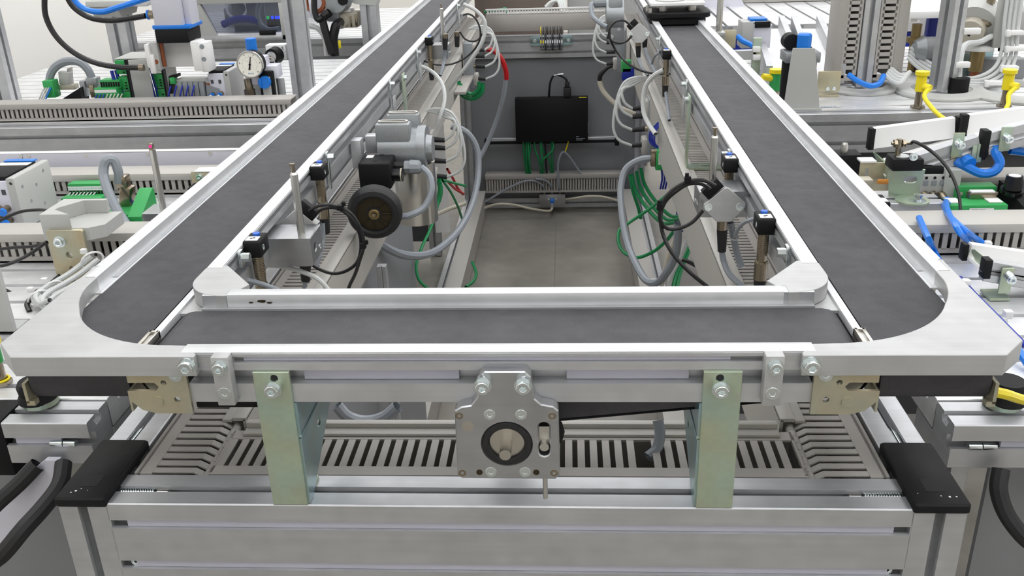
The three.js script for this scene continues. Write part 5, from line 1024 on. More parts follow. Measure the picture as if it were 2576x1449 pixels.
  valveBlock(v, v0[0], v1[0], 0, v0[1], -1410, -1500, 2);
  for (let i = 0; i < 4; i++) { const x = v0[0] + (v1[0] - 14 - v0[0]) * ((i % 2) + 0.5) / 2, y = v0[1] * (i < 2 ? 0.42 : 0.2); cable(`${['upper left', 'upper right', 'lower left', 'lower right'][i]} pale hose from the compact valve block`, [[x, y - 1.5, -1394], [x - 12, y - 10, -1380], [x - 30 - i * 4, y - 26, -1372], [x - 44, 4, -1370]], 3.4, M.cableLight, 'air_hose', 'hose'); }
}
{ // pressure regulator with gauge, blue knob
  const Z = -1400;
  const t = thing('air_regulator', 'air pressure regulator with round gauge and tall blue knob', 'regulator');
  const k0 = [-632.6, 149.1, -1420], k1 = [-609, 120.2, -1420], g = [-618.4, 98.9, -1385];
  const kx = (k0[0] + k1[0]) / 2, kr = (k1[0] - k0[0]) / 2;
  part(t, 'knob', [ext('y', Array.from({ length: 40 }, (_, i) => { const a = i / 40 * 2 * Math.PI, r = kr * (i % 2 ? 0.96 : 1); return [kx + r * Math.cos(a), Z - 20 + r * Math.sin(a)]; }), k1[1], k0[1], [], 1.5)], M.blue, 0.3);
  part(t, 'collar', cyl([kx, k1[1] - 14, Z - 20], [kx, k1[1], Z - 20], kr * 1.05, kr, 24), M.black);
  part(t, 'body', [box(kx - 22, kx + 24, k1[1] - 70, k1[1] - 12, Z - 60, Z - 12, 4), box(kx + 20, kx + 50, k1[1] - 58, k1[1] - 30, Z - 56, Z - 16, 3)], M.lilac);
  part(t, 'gauge_case', cyl([g[0], g[1], Z - 10], [g[0], g[1], -1388], 28, 28, 40), M.black);
  part(t, 'bezel', lathe([[26, 0], [26, 5], [28.4, 5], [29, 3], [29, 0]], [g[0], g[1], -1390], [0, 0, 1], 48), M.steel);
  const dial = print(t, 'dial', 53, 53, [g[0], g[1], -1386.4], (x, W, H) => {
    x.fillStyle = '#1a1a1a'; x.fillRect(0, 0, W, H); x.fillStyle = '#f2f0e6'; x.beginPath(); x.arc(W / 2, H / 2, W * 0.49, 0, 7); x.fill();
    x.strokeStyle = '#555'; x.lineWidth = 2; x.beginPath(); x.arc(W / 2, H / 2, W * 0.3, 2.4, 7.0); x.stroke();
    for (let i = 0; i <= 10; i++) { const a = 2.36 + i * 0.471, c = Math.cos(a), s = Math.sin(a); x.beginPath(); x.moveTo(W / 2 + c * W * 0.3, H / 2 + s * W * 0.3); x.lineTo(W / 2 + c * W * 0.36, H / 2 + s * W * 0.36); x.stroke(); if (i % 2 === 0) txt(x, String(i), W / 2 + c * W * 0.42, H / 2 + s * W * 0.42, W * 0.09, '#222'); }
    txt(x, 'bar', W * 0.4, H * 0.36, W * 0.06, '#555', false); txt(x, 'FESTO', W / 2, H * 0.86, W * 0.08, '#3b6ea5');
  }, 'z', 8);
  dial.geometry = new THREE.CircleGeometry(26.4 * MM, 40);
  part(t, 'needle', [turn(ext('z', [[g[0] - 1.9, g[1] - 11], [g[0] + 1.9, g[1] - 11], [g[0] + 0.6, g[1] + 17], [g[0] - 0.6, g[1] + 17]], -1385.8, -1385.2), g, 0, 0, -12), cyl([g[0], g[1], -1386], [g[0], g[1], -1384.6], 2.4, 2.4, 14)], M.black);
  part(t, 'elbow', [cyl([g[0] - 18, 4, Z - 14], [g[0] - 18, g[1] - 34, Z - 14], 9, 9, 12), cyl([g[0] - 18, 24, Z - 14], [g[0] - 18, 42, Z - 14], 12, 12, 6)], M.nickel);
  part(t, 'bowl', [cyl([g[0] + 24, 10, Z - 20], [g[0] + 24, g[1] - 30, Z - 20], 17, 17, 20)], M.greySoft);
  part(t, 'bowl_drain', cyl([g[0] + 24, 0, Z - 18], [g[0] + 24, 12, Z - 18], 12, 12, 14), M.blueDot);
  const h = [-596.1, 58.6, -1395];
  part(t, 'shutoff_body', [box(h[0] - 14, h[0] + 18, 6, h[1] + 22, Z - 40, Z - 6, 3)], M.black);
  part(t, 'shutoff_knob', [cyl([h[0], h[1], Z - 6], [h[0], h[1], Z + 6], 13, 13, 24), box(h[0] - 9, h[0] - 5, h[1] - 10, h[1] + 10, Z + 6, Z + 9, 0.8)], M.blue);
  part(t, 'back_plate', box(g[0] - 30, h[0] + 24, 0, h[1] - 4, Z - 66, Z - 60, 1), M.alloy);
}
{ // key switch plate, keys
  const t = thing('key_switch', 'white plate with round key switch and letter S beside the gauge', 'key switch');
  const a = [-622.8, 118, -1520], b = [-577, 85.3, -1520], c = [-600.2, 96.4, -1520];
  part(t, 'plate', pb(a, b, 30, 1), M.whitePlastic);
  part(t, 'switch_body', cyl([c[0], c[1], -1520], [c[0] - 4, c[1], -1498], 19, 17, 28), M.black);
  part(t, 'lock', lathe([[0, 6], [5, 6], [11, 4], [12, 0]], [c[0] - 4, c[1], -1498], [0, 0, 1], 24), M.steel);
  const sp = [-583.8, 110.2, -1520];
  print(t, 'letter', 13, 13, [sp[0], sp[1], -1519], (x, W, H) => { x.fillStyle = '#f3f3f3'; x.fillRect(0, 0, W, H); txt(x, 'S', W / 2, H / 2, H * 0.85, '#222'); }, 'z', 8);
  part(t, 'key_blade', bar([c[0] - 4, c[1], -1492], [c[0] - 26, c[1] - 12, -1474], rectPoly(-1, 1, -4, 4)), M.nickel);
  const k = thing('key', 'bright flat key dangling on a ring under the key switch', 'key');
  const p = [-602.4, 72.8, -1470];
  part(k, 'ring', ring([p[0] - 2, p[1] + 14, -1472], 13, 1.2, [0.3, 0, 1]), M.steel);
  part(k, 'bow', ext('z', circ(p[0], p[1] - 10, 10.5, 20), -1472, -1469.6, [circ(p[0], p[1] - 5, 3, 10)]), M.steel);
  part(k, 'blade', ext('z', [[p[0] - 4, p[1] - 18], [p[0] + 4, p[1] - 18], [p[0] + 9, p[1] - 50], [p[0] + 4, p[1] - 54]], -1472, -1469.6), M.nickel);
}
{ // third station: glass fronted housing, robot parts
  const Z = -2380;
  const t = thing('machine_housing', 'grey machine housing with tinted window above the gauge', 'housing');
  const a = [-1119.7, 121.2, -2380], b = [-779.4, 157.9, -2380], w0 = [-1110.3, 116.2, -2380], w1 = [-841.7, 25.3, -2380];
  part(t, 'upper_frame', box(a[0] - 8, b[0], w0[1], w0[1] + 90, Z - 30, Z, 2), M.greySoft);
  part(t, 'side_frame', box(w1[0], b[0], 2, w0[1], Z - 30, Z, 2), M.greySoft);
  part(t, 'cheek', ext('z', [[a[0] - 8, w1[1] - 8], [w0[0] + 60, w1[1] - 8], [w0[0] + 20, w0[1]], [a[0] - 8, w0[1]]], Z - 20, Z - 2), M.greySoft);
  part(t, 'window', box(w0[0], w1[0], w1[1], w0[1], Z - 16, Z - 14), M.glass);
  part(t, 'window_sill', box(a[0] - 8, b[0], 0, w1[1] - 6, Z - 40, Z, 2), M.alloy);
  part(t, 'sill_clip', box(w1[0] - 70, w1[0] - 20, w1[1] - 6, w1[1] + 8, Z - 10, Z + 4, 1), M.black);
  part(t, 'back_board', box(a[0], b[0], 0, w0[1] + 80, -2960, -2950), M.panelGrey);
  part(t, 'inner_board', box(w0[0] + 40, w0[0] + 150, 0, w0[1] + 20, -2620, -2610), M.panelGrey);
  part(t, 'inner_ring', ring([w0[0] + 60, w0[1] - 40, -2600], 32, 5, [0.5, 0, 1]), M.whitePlastic);
  const c = thing('control_box', 'dark controller glowing blue and green behind the tinted window', 'controller');
  const p0 = [-1007.3, 22.7, -2700], p1 = [-932, -14, -2700];
  part(c, 'case', pb(p0, p1, 120, 4), M.black);
  const glowB = std(0x2040ff, { emissive: 0x2a50ff, emissiveIntensity: 3 }), glowG = std(0x20c060, { emissive: 0x18d060, emissiveIntensity: 2 });
  for (const [dx, m] of [[12, glowG], [24, glowG], [40, glowB], [54, glowB], [62, glowB], [86, glowB]]) part(c, 'indicator', bxc([p0[0] + dx, p0[1] + 8, -2712], [9, 10, 8], 2), m);
  cable('grey cable looping inside the tinted window', [[-952.8, 106.3, -2560], [-967.5, 68.6, -2560], [-963.5, 30.2, -2560], [-939.1, 11.6, -2560], [-898.4, 13.2, -2560]], 9, M.cableGrey);
  cable('dark blue cable lying inside the tinted window', [[-1091.9, 30.5, -2560], [-1049, 45, -2560], [-1001.6, 46.5, -2560], [-969.1, 38, -2560]], 12, M.blueWire);
  const k = thing('machine_casting', 'dark machine casting behind the tinted window', 'machine part');
  part(k, 'casting', [cyl([-1123.2, 40.5, -2760], [[-1123.2, 40.5, -2760][0] + 60, [-1123.2, 40.5, -2760][1] + 20, -2760], 46, 40, 20), pb([-1163, 59.4, -2780], [-1101.5, -10.6, -2780], 60, 8)], M.panelGrey);
}
{ // robot wrist, plugs and black cables right of the frame post
  const Z = -2250;
  const t = thing('robot_joint', 'grey robot joint with red seal ring at the top of the picture', 'robot part');
  const c = [-689.4, 128.2, -2250], d = [-625.3, 113, -2250];
  part(t, 'flange', cyl([c[0], c[1], Z - 30], [c[0], c[1], Z], 48, 48, 32), M.lilac);
  part(t, 'red_seal', ring([c[0], c[1], Z + 1], 27, 7, [0, 0, 1]), M.copper);
  part(t, 'arm_casting', [cyl([d[0], d[1] + 20, Z - 40], [d[0] - 4, d[1] + 20, Z + 6], 40, 36, 28), box(c[0] + 20, d[0], c[1] - 60, c[1] + 60, Z - 60, Z - 20, 8)], M.cast);
  part(t, 'joint_cap', cyl([d[0] + 20, d[1] + 20, Z + 4], [d[0] + 20, d[1] + 20, Z + 12], 16, 14, 18), M.black);
  part(t, 'cover_plate', pb([-707.4, 136.6, -2240], [-691.9, 95.3, -2240], 8, 2), M.lilac);
  const p = thing('robot_plug', 'beige metal robot connector with clamp levers and black cable', 'connector');
  const a = [-646.3, 91.3, -2300], b = [-577.7, 45.2, -2300];
  part(p, 'housing', pb(a, b, 70, 6), M.cableBeige);
  part(p, 'lid', box(a[0] + 6, b[0] - 20, a[1], a[1] + 8, -2368, -2302, 2), M.whitePlastic);
  part(p, 'lever', [pb([-600.1, 81.4, -2296], [-596.1, 48.5, -2296], 10, 1), pb([-585.1, 85.7, -2296], [-578.8, 50.5, -2296], 10, 1)], M.nickel);
  const q = [-627.2, 66.5, -2290];
  part(p, 'cable_socket', cyl([q[0], q[1], -2300], [q[0], q[1], -2278], 22, 20, 24), M.cableBeige);
  cable('black robot cable bending down from the beige connector', [[q[0], q[1], -2280], [q[0] - 6, q[1] - 8, -2240], [-635.5, 52.7, -2240], [-645, 20.4, -2240], [-645.2, -26.6, -2240]], 14, M.cableBlack);
  cable('black robot cable hanging left of the beige connector', [[-643.3, 102.3, -2230], [-666.8, 84.6, -2230], [-666.4, 66.3, -2230], [-660.5, 33.9, -2230], [-650.6, -18.9, -2230]], 12, M.cableBlack);
  cable('black cable dropping along the red sealed joint', [[-683, 149.4, -2220], [-685.8, 104.5, -2220], [-679, 81.7, -2220], [-663.9, 88.1, -2220]], 9, M.cableBlack);
  cable('pale cable bending behind the black robot cables', [[-717.9, 61, -2260], [-692.3, 51.1, -2260], [-676, 23.9, -2260], [-674.6, -29.3, -2260]], 8, M.cableLight);
  solo('cable_marker', 'yellow marker tag on the black robot cable', 'tag', pb([-629.8, 18.3, -2236], [-622.6, -5.2, -2236], 6, 1), M.yellow);
  for (const [u0, u1, lab] of [[902, 948, 'profile post right of the robot connector']]) {
    const e0 = [-568.4, 103.3, -2300], e1 = [-518.8, 102.2, -2300];
    const f = thing('frame_post', lab, 'post');
    part(f, 'profile', ext('y', slotPoly(e0[0], e1[0], -2350, -2300, { t: [(e0[0] + e1[0]) / 2] }, 12, 4, 20, 12), -80, e0[1] + 10), M.alloy);
    part(f, 'head_plate', ext('z', [[e0[0] - 60, e0[1] + 60], [e1[0] + 10, e0[1] + 60], [e1[0] + 10, e0[1] + 30], [e1[0], e0[1] + 6], [e0[0] - 10, e0[1] + 12], [e0[0] - 60, e0[1] + 34]], -2360, -2296), M.greySoft);
  }
}
// ---------------------------------------------------------------- right near station
standDuct('grey slotted duct standing across the right station under the blue hoses', 384, 900, -512, 40, 50);
standDuct('pale lidded duct at the back of the right station', 560, 1000, -735, 30, 46);
{ // aluminium channel tracks
  const trough = (w, h) => [[-w, 0], [w, 0], [w, h], [w - 2.5, h], [w - 2.5, 3], [-w + 2.5, 3], [-w + 2.5, h], [-w, h]];
  const U = thing('slide_track', 'white upright channel track rising to the right, left hand section', 'track');
  const a = [505.5, 76.6, -790], b = [620, 90.7, -790], c = [518.5, 36.7, -720], d = [628.8, 75, -720];
  part(U, 'back_rail', bar([a[0], a[1] - 16, -790], [b[0], b[1] - 16, -790], rectPoly(-6, 6, 0, 30)), M.white);
  part(U, 'floor', bar([a[0], c[1] + 2, -755], [d[0], d[1] + 2, -755], rectPoly(-35, 35, -3, 0)), M.white);
  part(U, 'front_rail', bar([c[0] - 6, c[1], -720], [d[0], d[1], -720], slotPoly(-8, 8, -10, 22, { r: [5], l: [5] }, 9, 3, 12, 6, 0.8)), M.alloy);
  part(U, 'end_cap', bxc([a[0] - 4, a[1] - 2, -790], [8, 32, 14], 1), M.black);
  part(U, 'end_cap', bxc([b[0] + 5, b[1] - 2, -790], [10, 34, 14], 1.5), M.black);
  part(U, 'end_cap', bxc([d[0] + 4, d[1] + 6, -720], [8, 38, 18], 1.5), M.black);
  part(U, 'end_plate', ext('x', [[-715, c[1] - 8], [-790, c[1] + 18], [-790, a[1] - 24], [-715, c[1] + 18]], c[0] - 12, c[0] - 9), M.zinc);
  const W = thing('slide_track', 'white upright channel track rising to the right, right hand section', 'track');
  const e = [632.2, 96.4, -780], f = [745.6, 110.1, -780], g = [635.8, 79.6, -715], h = [737.4, 107.1, -715];
  part(W, 'back_rail', bar([e[0], e[1] - 16, -780], [f[0], f[1] - 16, -780], rectPoly(-6, 6, 0, 30)), M.white);
  part(W, 'floor', bar([e[0], g[1] + 2, -750], [h[0], h[1] + 2, -750], rectPoly(-35, 35, -3, 0)), M.white);
  part(W, 'front_rail', bar([g[0], g[1], -715], [h[0], h[1], -715], slotPoly(-8, 8, -10, 22, { r: [5], l: [5] }, 9, 3, 12, 6, 0.8)), M.alloy);
  part(W, 'end_cap', bxc([e[0] - 5, e[1] - 2, -780], [10, 34, 14], 1.5), M.black);
  part(W, 'end_cap', bxc([g[0] - 4, g[1] + 6, -715], [10, 38, 18], 1.5), M.black);
  for (const [t, p, q, yy] of [[U, [594.3, 93.4, -708], [595.4, 86.7, -708], 0], [W, [654.7, 102.1, -703], [656, 94.8, -703], 0]]) {
    part(t, 'zinc_plate', bxc([p[0], p[1] - 8, p[2]], [15, 34, 3], 1), M.zinc);
    part(t, 'bolt', cyl([p[0] - 1, p[1] - 4, p[2]], [p[0], p[1] - 6, p[2] + 12], 5.6, 5.6, 16), M.chrome);
    screw(t, [p[0], p[1] - 6, p[2] + 11], [0, 0, 1], 0.9);
  }
  for (const u of [0, 1]) part(u ? W : U, 'zinc_tab', bxc(u ? [627.2, 72, -712] : [620, 70.5, -712], [7, 26, 3], 0.8), M.zinc);
  // low track at the front right
  const L = thing('slide_track', 'low white channel track sloping away at the lower right', 'track');
  const k = [507.2, 32.8, -430], m = [629.8, 12.1, -430], n = [508.7, 27.1, -385], o = [618.1, 4.8, -385];
  part(L, 'back_rail', bar([k[0], k[1] - 4, -430], [m[0], m[1] - 4, -430], rectPoly(-5, 5, 0, 18)), M.white);
  part(L, 'floor', bar([k[0], n[1] + 6, -408], [m[0], o[1] + 6, -408], rectPoly(-24, 24, -3, 0)), M.white);
  part(L, 'front_rail', bar([n[0], n[1], -385], [o[0], o[1], -385], slotPoly(-6, 6, -6, 18, { r: [6], l: [6] }, 7, 3, 10, 5, 0.6)), M.alloy);
  part(L, 'end_cap', bxc([k[0] - 3, k[1] + 4, -430], [6, 20, 12], 1), M.black);
  part(L, 'end_cap', bxc([n[0] + 2, n[1] + 8, -385], [8, 22, 14], 1), M.black);
  part(L, 'end_plate', ext('x', [[-382, n[1] - 6], [-432, n[1] + 14], [-432, k[1] + 2], [-382, n[1] + 16]], k[0] + 3, k[0] + 5.5), M.zinc);
  const s = [530.4, 29.2, -374];
  part(L, 'zinc_plate', bxc([s[0], s[1] - 6, -376], [13, 30, 3], 0.8), M.zinc);
  part(L, 'zinc_foot', box(s[0] - 14, s[0] + 8, 0, 3, -400, -374), M.zinc);
  part(L, 'bolt', cyl([s[0], s[1] + 2, -374], [s[0], s[1], -364], 5, 5, 16), M.chrome);
  screw(L, [s[0], s[1], -365], [0, 0, 1], 0.8);
}
{ // black fibre clamp with T-piece on zinc bracket, short profile
  const t = thing('fibre_clamp', 'black clamp with nickel cross fitting on a pierced zinc bracket', 'clamp');
  const a = [481.7, 85, -640], b = [526.6, 81, -640];
  part(t, 'clamp', [box(a[0] + 2, b[0] - 2, a[1] - 15, a[1] + 2, -668, -634, 3)], M.black);
  const s = [508.7, 91.6, -634]; screw(t, [s[0], s[1] - 1, -634], [0, 0, 1], 0.85);
  const c = [494.9, 95, -650];
  part(t, 'bush', cyl([c[0] + 4, a[1] + 2, -648], [c[0] + 4, a[1] + 3.5, -648], 9, 9, 22), M.cableLight);
  part(t, 'stem', [cyl([c[0] - 2, a[1] + 2, -648], [c[0] - 2, a[1] + 26, -648], 3.8, 3.8, 10), cyl([c[0] - 12, a[1] + 20, -648], [c[0] + 14, a[1] + 20, -648], 2.2, 2.2, 10), cyl([c[0] - 9, a[1] + 20, -648], [c[0] - 5, a[1] + 20, -648], 5.4, 5.4, 6), cyl([c[0] + 2, a[1] + 20, -648], [c[0] + 6, a[1] + 20, -648], 5.4, 5.4, 6)], M.nickel);
  const z0 = [487.5, 76.2, -655], z1 = [535.2, 42.1, -655], w = (z1[0] - z0[0]);
  part(t, 'zinc_bracket', ext('z', [[z0[0] + 4, 29], [z1[0] - 5, 29], [z1[0], z0[1] - 10], [z0[0], z0[1] - 10]], -658, -655, [slotHole(z0[0] + w * 0.62, (29 + z0[1]) / 2, 18, 10)]), M.zinc);
  part(t, 'bracket_foot', ext('y', circ((z0[0] + z1[0]) / 2 + 4, -634, 22, 24), 29, 31.5), M.zinc);
  part(t, 'foot_bolt', cyl([(z0[0] + z1[0]) / 2 + 8, 31, -626], [(z0[0] + z1[0]) / 2 + 8, 41, -626], 5.4, 5.4, 16), M.chrome);
  part(t, 'foot_washer', cyl([(z0[0] + z1[0]) / 2 + 8, 31.5, -626], [(z0[0] + z1[0]) / 2 + 8, 33, -626], 11, 11, 22), M.chrome);
  cable('thin black fibre lead arching from the cross fitting down to the conveyor', [[c[0] + 14, a[1] + 20, -648], [509.2, 109.3, -640], [530.3, 97.7, -630], [546, 80.3, -610], [553.2, 59.6, -590], [553.2, 36.9, -570], [542.1, 13.9, -545], [524.6, 0.4, -525], [507.6, -4.7, -505]], 2.2, M.cableBlack);
  const p = thing('profile_piece', 'short slotted aluminium profile piece with black end cap beside the right conveyor', 'profile');
  const q0 = [483.2, 29, -625][0], q1 = [555.3, 28.1, -625][0];
  part(p, 'profile', prof('x', q0 - 60, q1, -665, -625, 1, 29, { r: [14], t: [-645] }), M.alloy);
  part(p, 'end_cap', box(q1, q1 + 3, 0, 30, -666, -624, 1), M.black);
  const sn = thing('proximity_sensor', 'black sensor with white tag lying on the short profile at right', 'sensor');
  part(sn, 'housing', box(q0 - 34, q0 + 1, 10, 31, -660, -622, 2), M.black);
  part(sn, 'tag', box(q0 - 16, q0 - 1, 31, 31.7, -642, -626), M.whitePlastic);
  part(sn, 'button', cyl([q0 - 14, 31, -650], [q0 - 14, 33, -650], 5, 5, 18), M.blueDot);
  const zb = thing('zinc_angle', 'brownish zinc angle plate behind the right conveyor rail', 'bracket');
  const y0 = [472, 55, -730], y1 = [516.3, 12.9, -730];
  part(zb, 'plate', pb(y0, y1, 3, 0.6), M.zincWarm);
  part(zb, 'lip', box(y0[0], y0[0] + 22, y0[1], y0[1] + 3, -750, -728, 0.6), M.whitePlastic);
  part(zb, 'slot', bxc([y0[0] + 10, y0[1] - 18, -729.6], [4, 22, 0.8]), M.steel);
  solo('orange_lever', 'small orange lever in front of the brownish zinc angle', 'lever', bxc([505.4, 31.4, -715], [24, 7, 6], 2), M.orange);
  solo('cream_connector', 'small cream connector block on the outer rail of right conveyor', 'connector', bxc([467.5, 34.8, -700], [26, 14, 20], 2), M.cableBeige);
}
{ // valve terminal at right with blue hoses
  const t = thing('valve_terminal', 'grey valve terminal with three blue hoses on the right station', 'valve terminal');
  const a = [549.4, 50.9, -700], b = [601.6, -14.1, -700];
  const x0 = a[0], x1 = b[0];
  part(t, 'body', box(x0, x1 - 16, 0, a[1] - 6, -760, -700, 1.5), M.greySoft);
  part(t, 'end_plate', ext('z', rrect(x1 - 22, x1, 0, a[1] + 2, 2), -760, -696, [circ(x1 - 14, a[1] - 7, 3.4, 14)], 0.5), M.greySoft);
  part(t, 'black_cap', box(x0 + 2, x1 - 22, a[1] - 6, a[1] + 4, -756, -704, 1.5), M.black);
  for (let i = 0; i < 3; i++) {
    const p = [x0 + 6 + i * 11.5, a[1] - 34, -700];
    const f = part(t, 'fitting', cyl([p[0], p[1], -700], [p[0] + 2, p[1] - 5, -686], 6.2, 6, 16), M.nickel);
    part(f, 'release_ring', cyl([p[0] + 2, p[1] - 5, -686], [p[0] + 2.6, p[1] - 6.6, -682], 7, 7, 16), M.hose);
    part(t, 'valve_button', bxc([p[0], a[1] - 17, -699.4], [7, 7, 2], 0.6), M.greyPlastic);
    part(t, 'button_hole', cyl([p[0], a[1] - 10, -699.6], [p[0], a[1] - 10, -699], 2, 2, 12), M.hole);
    const hs = [[p[0] + 2.6, p[1] - 6.6, -682], [p[0] + 10, p[1] - 18, -672]].concat(i === 0 ? [[556.7, 9.1, -668], [559.8, -5.5, -660]] : i === 1 ? [[560.2, 21.3, -640], [520.7, 46, -517.7], [520.5, 46, -472.5], [552, 21.7, -503], [565.2, 13.9, -500]] : [[563.3, 25.2, -640], [520.2, 47, -519.2], [510.9, 47, -463.4], [541.1, 17.8, -500], [548, 5.5, -498]]);
    cable(`blue hose from the ${['left', 'middle', 'right'][i]} port of the right valve terminal`, hs, 3.8, M.hose, 'air_hose', 'hose');
  }
  cable('blue hose running down from under the short profile to the conveyor corner', [[484.3, 45, -521.7], [476.3, 46, -484.9], [468.8, 46, -444.8], [498.7, 11.5, -500], [499.2, 4.9, -480], [491.9, 7.6, -420], [492.5, 7.5, -370], [488, 14.4, -300], [486.8, 9, -240], [489.7, 1.4, -210]], 4, M.hose, 'air_hose', 'hose');
  cable('dark blue hose beside it running to the lower right edge', [[491.9, 16.1, -400], [491.7, 14.4, -360], [492.2, 14.2, -310], [498.3, 8.4, -280], [508.8, -1.5, -260]], 3, M.blueWire, 'air_hose', 'hose');
  cable('blue hose bowing under the white tracks', [[598.4, 60.2, -715], [610.2, 54.3, -705], [630, 46.3, -700], [646.7, 49.5, -700], [652.6, 60.2, -702], [646.6, 73.4, -706], [646.3, 80.3, -712]], 6.5, M.hose, 'air_hose', 'hose');
  const ff = thing('hose_fitting', 'blue ringed fitting where the bowed hose starts', 'fitting');
  part(ff, 'ring', cyl([609.5, 61.5, -712], [612.6, 58.6, -702], 10, 10, 18), M.hose); part(ff, 'body', bxc([603, 58.2, -722], [26, 18, 14], 3), M.nickel);
  cable('blue hose running right from behind the zinc plate', [[673.7, 71.7, -725], [684.7, 70.4, -725], [707.1, 66.6, -725]], 6, M.hose, 'air_hose', 'hose');
  for (const [p, lab] of [[[545, 21.8, -560], 'white cable tie round the blue hoses at right'], [[561.8, 17.6, -500], 'white clip holding blue hoses by the low track'], [[490.3, 18.9, -380], 'upper white plastic clip at the right conveyor corner'], [[506.1, 14.1, -310], 'lower white plastic clip at the right conveyor corner']]) solo('cable_tie', lab, 'cable tie', [bxc(p, [9, 9, 9], 2), bxc([p[0] - 3, p[1] - 7, p[2] + 3], [5, 9, 4], 1)], M.whitePlastic);
}
{ // green serial terminal, black knob box
  const t = thing('terminal_block', 'green serial interface block with paper label on the right station', 'terminals');
  const a = [572.5, 29.6, -640], b = [645.4, -1.2, -640], c = [600.7, 30.2, -690], d = [643.6, 12.3, -690];
  part(t, 'carrier', [box(a[0] - 4, b[0], 0, 20, -672, -640, 1)], M.green);
  part(t, 'terminal_row', box(c[0] - 6, d[0] + 6, 0, c[1], -712, -690, 1), M.green);
  for (let i = 0; i < 7; i++) part(t, 'screw_slot', box(c[0] + i * 8, c[0] + i * 8 + 3.4, c[1] - 12, c[1] - 8, -690.2, -689.4), M.cableBeige);
  part(t, 'serial_socket', [bxc([(c[0] + d[0]) / 2, 24, -672], [38, 9, 14], 2)], M.nickel);
  part(t, 'socket_face', bxc([(c[0] + d[0]) / 2, 29, -672], [32, 3, 10], 1), M.whitePlastic);
  part(t, 'pad', box(b[0] - 22, b[0] - 4, 20, 22, -668, -648, 0.5), M.whitePlastic);
  part(t, 'pad', box(a[0] - 2, a[0] + 14, 20, 22, -668, -648, 0.5), M.whitePlastic);
  print(t, 'paper_label', 32, 15, [(a[0] + b[0]) / 2 + 2, 8.5, -639.4], (x, W, H) => { x.fillStyle = '#e3e6e4'; x.fillRect(0, 0, W, H); ['PHOENIX CONTACT', 'GmbH & Co. KG', 'Flachsmarktstr. 8', '32825 Blomberg, Germany', 'www.phoenixcontact.com'].forEach((s, i) => { x.textAlign = 'left'; x.fillStyle = '#444'; x.font = `${i ? '' : 'bold '}${H * 0.14}px sans-serif`; x.textBaseline = 'middle'; x.fillText(s, W * 0.08, H * (0.14 + i * 0.19)); }); }, 'z', 14);
  const k = thing('knob_box', 'black control box with round dial knob at the right edge', 'control box');
  const e = [644.1, 26.5, -700], f = [672.2, 8.6, -700], n = [663.3, 30.5, -672];
  part(k, 'case', ext('x', [[-640, 0], [-640, 18], [-700, 30], [-720, 30], [-720, 0]], f[0] - 8, f[0] + 90), M.black);
  part(k, 'knob', [cyl([n[0], 26, -676], [n[0], 31, -675], 15, 15, 28), cyl([n[0], 31, -675], [n[0], 50, -675], 12, 10.5, 24)], M.blackGloss);
  part(k, 'pointer', [cyl([n[0], 50, -675], [n[0], 50.6, -675], 8, 8, 20)], M.whitePlastic);
}
// earth lead at the right front
cable('yellow green earth lead leaving below the right corner plate', [[365.1, 83.8, -30], [379.9, 75.6, -40], [399.9, 60.5, -60], [426.9, 44, -80]], 4, M.yellow);
// ---------------------------------------------------------------- right second station
{ // regulator pedestal
  const t = thing('regulator_stand', 'grey trapezoid stand carrying a regulator with blue knob', 'regulator');
  const a = [488.9, 5, -1300], b = [559.6, 3.7, -1300], c = [497.2, 122.4, -1300], d = [538.6, 121.5, -1300];
  part(t, 'stand_plate', ext('z', [[a[0], 3], [b[0], 3], [d[0] + 4, d[1] - 20], [d[0], d[1]], [c[0], c[1]], [c[0] - 2, c[1] - 20]], -1306, -1300), M.greySoft);
  part(t, 'stand_foot', box(a[0] - 8, b[0] + 4, 0, 4, -1340, -1298, 1), M.greySoft);
  const e = [510.2, 146.6, -1330], f = [538.3, 119.8, -1330], kx = (e[0] + f[0]) / 2, kr = (f[0] - e[0]) / 2;
  part(t, 'knob', [cyl([kx, f[1], -1330], [kx, e[1] - 3, -1330], kr, kr, 26), cyl([kx, e[1] - 3, -1330], [kx, e[1], -1330], kr, kr - 3, 26)], M.blue);
  part(t, 'collar', cyl([kx, f[1] - 6, -1330], [kx, f[1], -1330], kr + 3, kr + 2, 24), M.black);
  const g = [488.8, 110.1, -1320], h = [557.4, 90, -1320];
  part(t, 'head_block', pb(g, h, 56, 2), M.cast);
  part(t, 'filter_bowl', [cyl([g[0] + 18, h[1] - 90, -1345], [g[0] + 18, h[1], -1345], 19, 19, 20)], M.black);
  part(t, 'gauge_back', cyl([g[0] + 16, g[1] + 16, -1380], [g[0] + 16, g[1] + 16, -1350], 16, 16, 26), M.black);
  part(t, 'small_fitting', cyl([h[0] - 10, h[1] - 30, -1330], [h[0] - 10, h[1], -1330], 6, 6, 12), M.nickel);
}
